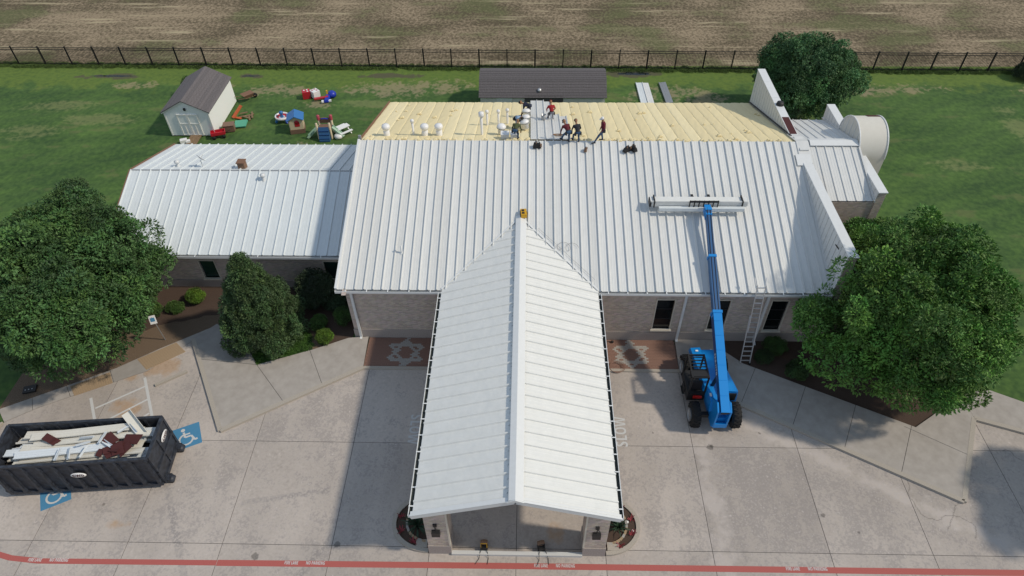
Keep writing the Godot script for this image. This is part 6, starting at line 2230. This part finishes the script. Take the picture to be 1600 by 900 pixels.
func build_roof_things() -> void:
	for k in 4:
		var p: Vector3 = [Vector3(-0.12, 0, -39.2), Vector3(-0.1, 0, -37.7), Vector3(-0.14, 0, -36.6), Vector3(-1.62, 0, -35.7)][k]
		p.y = rh(p.z) + 0.08
		bucket(p, Basis(Vector3.UP, 0.4 * k) * Basis(Vector3.RIGHT, -0.3 if k < 3 else 0.1), k)
	for k in 2:
		var st := S()
		bx(st, Vector3(0, 0.16, 0), Vector3(0.46, 0.3, 0.4)); bx(st, Vector3(0, 0.32, 0), Vector3(0.5, 0.03, 0.44))
		single("white_box", st, M.plastic_white, ["square white box on the insulation, nearer the vents", "square white box on the insulation, at the stooping man's feet"][k], "box", Vector3(-1.35 + 0.56 * k, rh(-34.85) + 0.0, -34.85), 0.05 * k)
	# tool bags on the ridge
	var pos := [Vector3(0.53, 0, -33.75), Vector3(5.65, 0, -33.5), Vector3(3.3, 0, -33.5), Vector3(6.05, 0, -33.55)]
	for k in 4:
		var p: Vector3 = pos[k]
		p.y = rh(p.z) + 0.04
		var t := thing("tool_bag", ["black tool bag with a strap below the new panels", "black tool bag, one of a pair by the ridge", "small tan tool pouch on the white roof", "black tool bag, one of a pair by the ridge"][k], "tool bag", p, 0.7 * k, "paired tool bags" if k % 2 == 1 else "")
		var st := S()
		var s: float = [1.0, 0.9, 0.6, 0.9][k]
		hexa(st, [Vector3(-0.24, 0, 0.15) * s, Vector3(0.24, 0, 0.15) * s, Vector3(0.24, 0, -0.15) * s, Vector3(-0.24, 0, -0.15) * s, Vector3(-0.2, 0.26, 0.08) * s, Vector3(0.17, 0.28, 0.09) * s, Vector3(0.18, 0.25, -0.1) * s, Vector3(-0.18, 0.27, -0.08) * s])
		ob("bag", st, M.black if k != 2 else M.patina, t)
		st = S()
		tube(st, [Vector3(-0.18, 0.24, 0) * s, Vector3(-0.1, 0.4, 0.02) * s, Vector3(0.1, 0.4, 0.02) * s, Vector3(0.18, 0.24, 0) * s], 0.02, 0.02, 6)
		ob("strap", st, M.dark_metal, t)
		st = S()
		bx(st, Vector3(0.22, 0.2, 0.12) * s, Vector3(0.1, 0.16, 0.1) * s); bx(st, Vector3(-0.05, 0.3, 0.05) * s, Vector3(0.05, 0.14, 0.05) * s)
		ob("tool", st, M.patina, t)
	# yellow screw gun box at the canopy peak
	var y := thing("yellow_tool_case", "yellow and black tool case at the peak of the canopy roof", "tool case", Vector3(-0.2, rh(-29.2) + 0.06, -29.2), 0.1)
	var st2 := S()
	bx(st2, Vector3(0, 0.14, 0), Vector3(0.32, 0.24, 0.5))
	ob("case", st2, M.tool_yellow, y)
	st2 = S()
	for k in 2: bx(st2, Vector3(-0.03, 0.265, -0.11 + 0.22 * k), Vector3(0.14, 0.03, 0.14))
	bx(st2, Vector3(-0.17, 0.14, 0), Vector3(0.04, 0.2, 0.4)); bx(st2, Vector3(0.18, 0.16, 0), Vector3(0.05, 0.1, 0.14))
	ob("black_panel", st2, M.black, y)
	# cable loop on the valley
	st2 = S()
	var pts := []
	for q in 44:
		var f := q / 43.0
		var a := f * TAU * 2.0
		var x := 1.6 + f * 0.9 + cos(a) * 0.22
		var z := -27.35 + f * 0.1 + sin(a) * 0.25
		pts.append(Vector3(x, rh(z) + 0.085, z))
	tube(st2, pts, 0.009, 0.009, 5)
	pts = []
	for q in 12:
		var f := q / 11.0
		var x := 0.6 + f * 2.9
		var z := lerpf(-28.4, -25.4, f)
		pts.append(Vector3(x, rh(z) + 0.085, z))
	tube(st2, pts, 0.007, 0.007, 5)
	tag(ob("cable", st2, M.cable), "thin grey cable looped on the roof by the canopy valley", "cable")
	# extension cord on the new panels
	st2 = S()
	rng.seed = 12
	for k in 5:
		pts = []
		for q in 20:
			var a := TAU * q / 19.0 + k
			var x := 1.75 + cos(a) * (0.16 + 0.03 * k)
			var z := -35.0 + sin(a) * 0.16
			pts.append(Vector3(x, rh(z) + 0.12 + 0.012 * k, z))
		tube(st2, pts, 0.014, 0.014, 5)
	tag(ob("cord_coil", st2, M.patina), "tangled brown cord coil at the ridge by the new panels", "cord")
	# hand tool bucket beside the person in red
	st2 = S()
	lathe(st2, [Vector2(0.13, 0.0), Vector2(0.16, 0.34), Vector2(0.15, 0.34), Vector2(0.12, 0.03), Vector2(0, 0.03)], 14)
	single("bucket", st2, M.steel, "grey bucket on the new panels by the red shirt", "bucket", Vector3(0.98, rh(-38.6) + 0.1, -38.6))

# ---------------------------------------------------------------- plants
func build_plants() -> void:
	var dark := Color(0.054, 0.126, 0.032)
	tree("broadleaf_tree", "big dark green tree by the dumpster hiding the wing's end", Vector3(-23.9, 0, -25.0), 2.6, 0.24, Vector3(0.1, 4.5, 0.2), Vector3(4.4, 3.6, 4.7), 88, 1.05, 0.46, 1.6, dark, "leaf_a", 1010)
	var kr := [AABB(Vector3(10, -1, -34), Vector3(6.5, 12, 9.5)), AABB(Vector3(10, 3.6, -34), Vector3(6.9, 9, 10.2)), AABB(Vector3(10, 6.3, -34), Vector3(9.5, 6, 9.0)), AABB(Vector3(10, 5.6, -34), Vector3(14, 6, 6.5))]
	tree("broadleaf_tree", "big bright green tree at the hall's parapet corner", Vector3(18.9, 0, -23.4), 2.6, 0.26, Vector3(-0.7, 4.5, -0.3), Vector3(4.5, 3.6, 5.0), 92, 1.05, 0.46, 1.7, Color(0.074, 0.178, 0.027), "leaf_b", 1021, kr, [[Vector3(-0.9, 5.0, -4.7), Vector3(1.1, 0.9, 1.0)], [Vector3(0.5, 5.0, -4.7), Vector3(1.2, 0.9, 1.1)], [Vector3(-0.3, 4.3, -5.4), Vector3(1.1, 0.9, 0.9)], [Vector3(1.6, 4.6, -4.2), Vector3(1.1, 1.0, 1.0)]])
	tree("willow_tree", "blue-green feathery tree behind the hall near the fence", Vector3(21.0, 0, -48.4), 1.6, 0.2, Vector3(0, 3.35, 0), Vector3(3.5, 3.25, 3.0), 84, 0.75, 0.4, 1.6, Color(0.062, 0.15, 0.05), "leaf_a", 1032)
	tree("broadleaf_tree", "tree standing by the lot's edge and shading its concrete", Vector3(28.4, 0, -14.3), 2.6, 0.22, Vector3(0, 4.3, 0), Vector3(2.7, 2.3, 2.6), 30, 0.9, 0.42, 2.0, Color(0.085, 0.165, 0.032), "leaf_b", 1044)
	# conical evergreen
	var t := thing("conical_evergreen", "dense dark conical evergreen in front of the side wing", "tree", Vector3(-14.5, 0, -25.1))
	var lb := []
	rng.seed = 61
	for k in 46:
		var f := k / 45.0
		var y := 0.7 + f * 5.0
		var r := 2.3 * (1.0 - pow(f, 1.2)) * (0.78 + 0.22 * sin(minf(1.0, f * 6.0) * PI * 0.5))
		var a := k * 2.39996
		lb.append([Vector3(cos(a) * r * 0.72, y, sin(a) * r * 0.72), Vector3.ONE * (0.3 + 0.46 * (1.0 - f)) * rng.randf_range(0.8, 1.2)])
	for k in 5: lb.append([Vector3(0, 0.9 + k * 0.95, 0), Vector3(1.5 - 0.29 * k, 0.8, 1.5 - 0.29 * k)])
	trunk(t, 4.2, 0.13, lb, 62)
	crown(t, lb, 0.3, 2.2, Color(0.046, 0.09, 0.028), "leaf_a", 63)
	# shrubs
	var lime := Color(0.085, 0.16, 0.014)
	var grn := Color(0.045, 0.10, 0.018)
	shrub("round bright lime shrub under the wing window", Vector3(-19.4, 0.02, -27.75), Vector3(0.52, 0.45, 0.5), 0.14, 1.6, lime, "leaf_b", 71)
	shrub("small low green shrub between lime shrub and parking sign", Vector3(-20.4, 0.02, -27.0), Vector3(0.5, 0.26, 0.4), 0.14, 1.5, grn, "leaf_b", 72)
	shrub("round green shrub half under the big dark tree", Vector3(-21.6, 0.02, -26.7), Vector3(0.55, 0.4, 0.5), 0.14, 1.5, grn, "leaf_b", 73)
	shrub("round clipped shrub at the walkway edge by the downspout", Vector3(-11.15, 0.02, -24.75), Vector3(0.46, 0.42, 0.45), 0.12, 1.7, lime, "leaf_b", 74)
	shrub("round clipped shrub in shade behind its walkway twin", Vector3(-11.7, 0.02, -25.75), Vector3(0.5, 0.42, 0.48), 0.13, 1.6, grn, "leaf_b", 75)
	shrub("green shrub tucked against the hall corner", Vector3(-10.35, 0.02, -26.2), Vector3(0.5, 0.55, 0.5), 0.14, 1.5, grn, "leaf_b", 76)
	shrub("tall dark shrub below the shaded wing window", Vector3(-12.1, 0.02, -27.6), Vector3(1.1, 1.25, 0.9), 0.24, 1.8, Color(0.024, 0.046, 0.018), "leaf_a", 77)
	shrub("dark low shrub spreading below the tall dark shrub", Vector3(-10.9, 0.02, -27.4), Vector3(0.8, 0.6, 0.7), 0.2, 1.6, Color(0.024, 0.046, 0.018), "leaf_a", 78)
	shrub("round green shrub under the hall window by the ladder", Vector3(13.4, 0.02, -24.3), Vector3(0.62, 0.5, 0.5), 0.15, 1.6, grn, "leaf_b", 79)
	shrub("dark green shrub in the bed beneath the bright tree", Vector3(14.2, 0.02, -22.75), Vector3(0.6, 0.45, 0.55), 0.15, 1.6, Color(0.03, 0.065, 0.014), "leaf_b", 80)
	shrub("small dark shrub beside the ladder's foot", Vector3(12.7, 0.02, -23.7), Vector3(0.45, 0.32, 0.4), 0.14, 1.5, Color(0.026, 0.055, 0.014), "leaf_b", 81)
	shrub("wild leafy shrub behind the garden shed", Vector3(-27.6, 0.0, -51.6), Vector3(1.1, 0.95, 0.9), 0.26, 1.5, Color(0.055, 0.12, 0.025), "leaf_b", 82)
	shrub("low dark bush against the iron fence", Vector3(42.6, 0.0, -54.9), Vector3(1.6, 0.8, 0.9), 0.26, 1.6, Color(0.018, 0.036, 0.012), "leaf_a", 83)

func _ready() -> void:
	# camera
	var cam := Camera3D.new()
	cam.name = "camera"
	add_child(cam)
	cam.position = Vector3(0, 29, 0)
	cam.rotation_order = EULER_ORDER_YXZ
	cam.rotation_degrees = Vector3(-44.9015, 1.7344, -0.7508)
	cam.fov = 45.526
	cam.near = 0.1
	cam.far = 3000.0
	cam.current = true
	# sky, sun, exposure
	var we := WorldEnvironment.new()
	we.name = "world_environment"
	var env := Environment.new()
	env.background_mode = Environment.BG_SKY
	var sky := Sky.new()
	var sm := ProceduralSkyMaterial.new()
	sm.sky_top_color = Color(0.66, 0.74, 0.84)
	sm.sky_horizon_color = Color(0.88, 0.90, 0.92)
	sm.sky_curve = 0.2
	sm.ground_bottom_color = Color(0.3, 0.28, 0.24)
	sm.ground_horizon_color = Color(0.7, 0.72, 0.74)
	sm.sun_angle_max = 0.0
	sky.sky_material = sm
	env.sky = sky
	env.background_energy_multiplier = 0.98
	env.tonemap_mode = Environment.TONE_MAPPER_LINEAR
	env.tonemap_exposure = 0.79
	env.sdfgi_enabled = true
	env.ssao_enabled = true
	env.ssil_enabled = true
	we.environment = env
	add_child(we)
	var sun := DirectionalLight3D.new()
	sun.name = "sun"
	add_child(sun)
	sun.look_at_from_position(Vector3.ZERO, Vector3(-0.995, -1.0, -0.138), Vector3.UP)
	sun.light_energy = 1.12
	sun.light_color = Color(1.0, 0.95, 0.87)
	sun.light_angular_distance = 3.0
	sun.shadow_enabled = true
	print("materials"); make_materials()
	leaf_mat("leaf_a", Color(0.03, 0.06, 0.015))
	leaf_mat("leaf_b", Color(0.06, 0.12, 0.02))
	make_clumps()
	print("ground"); build_ground()
	print("lot"); build_lot(); build_markings()
	print("buildings"); build_main(); build_canopy(); build_wing()
	build_sheds(); build_fence()
	print("plants"); build_plants(); build_islands()
	print("things"); build_dumpster(); build_lift(); build_yard(); build_lot_things()
	print("people"); build_people(); build_roof_things()
	print("done")
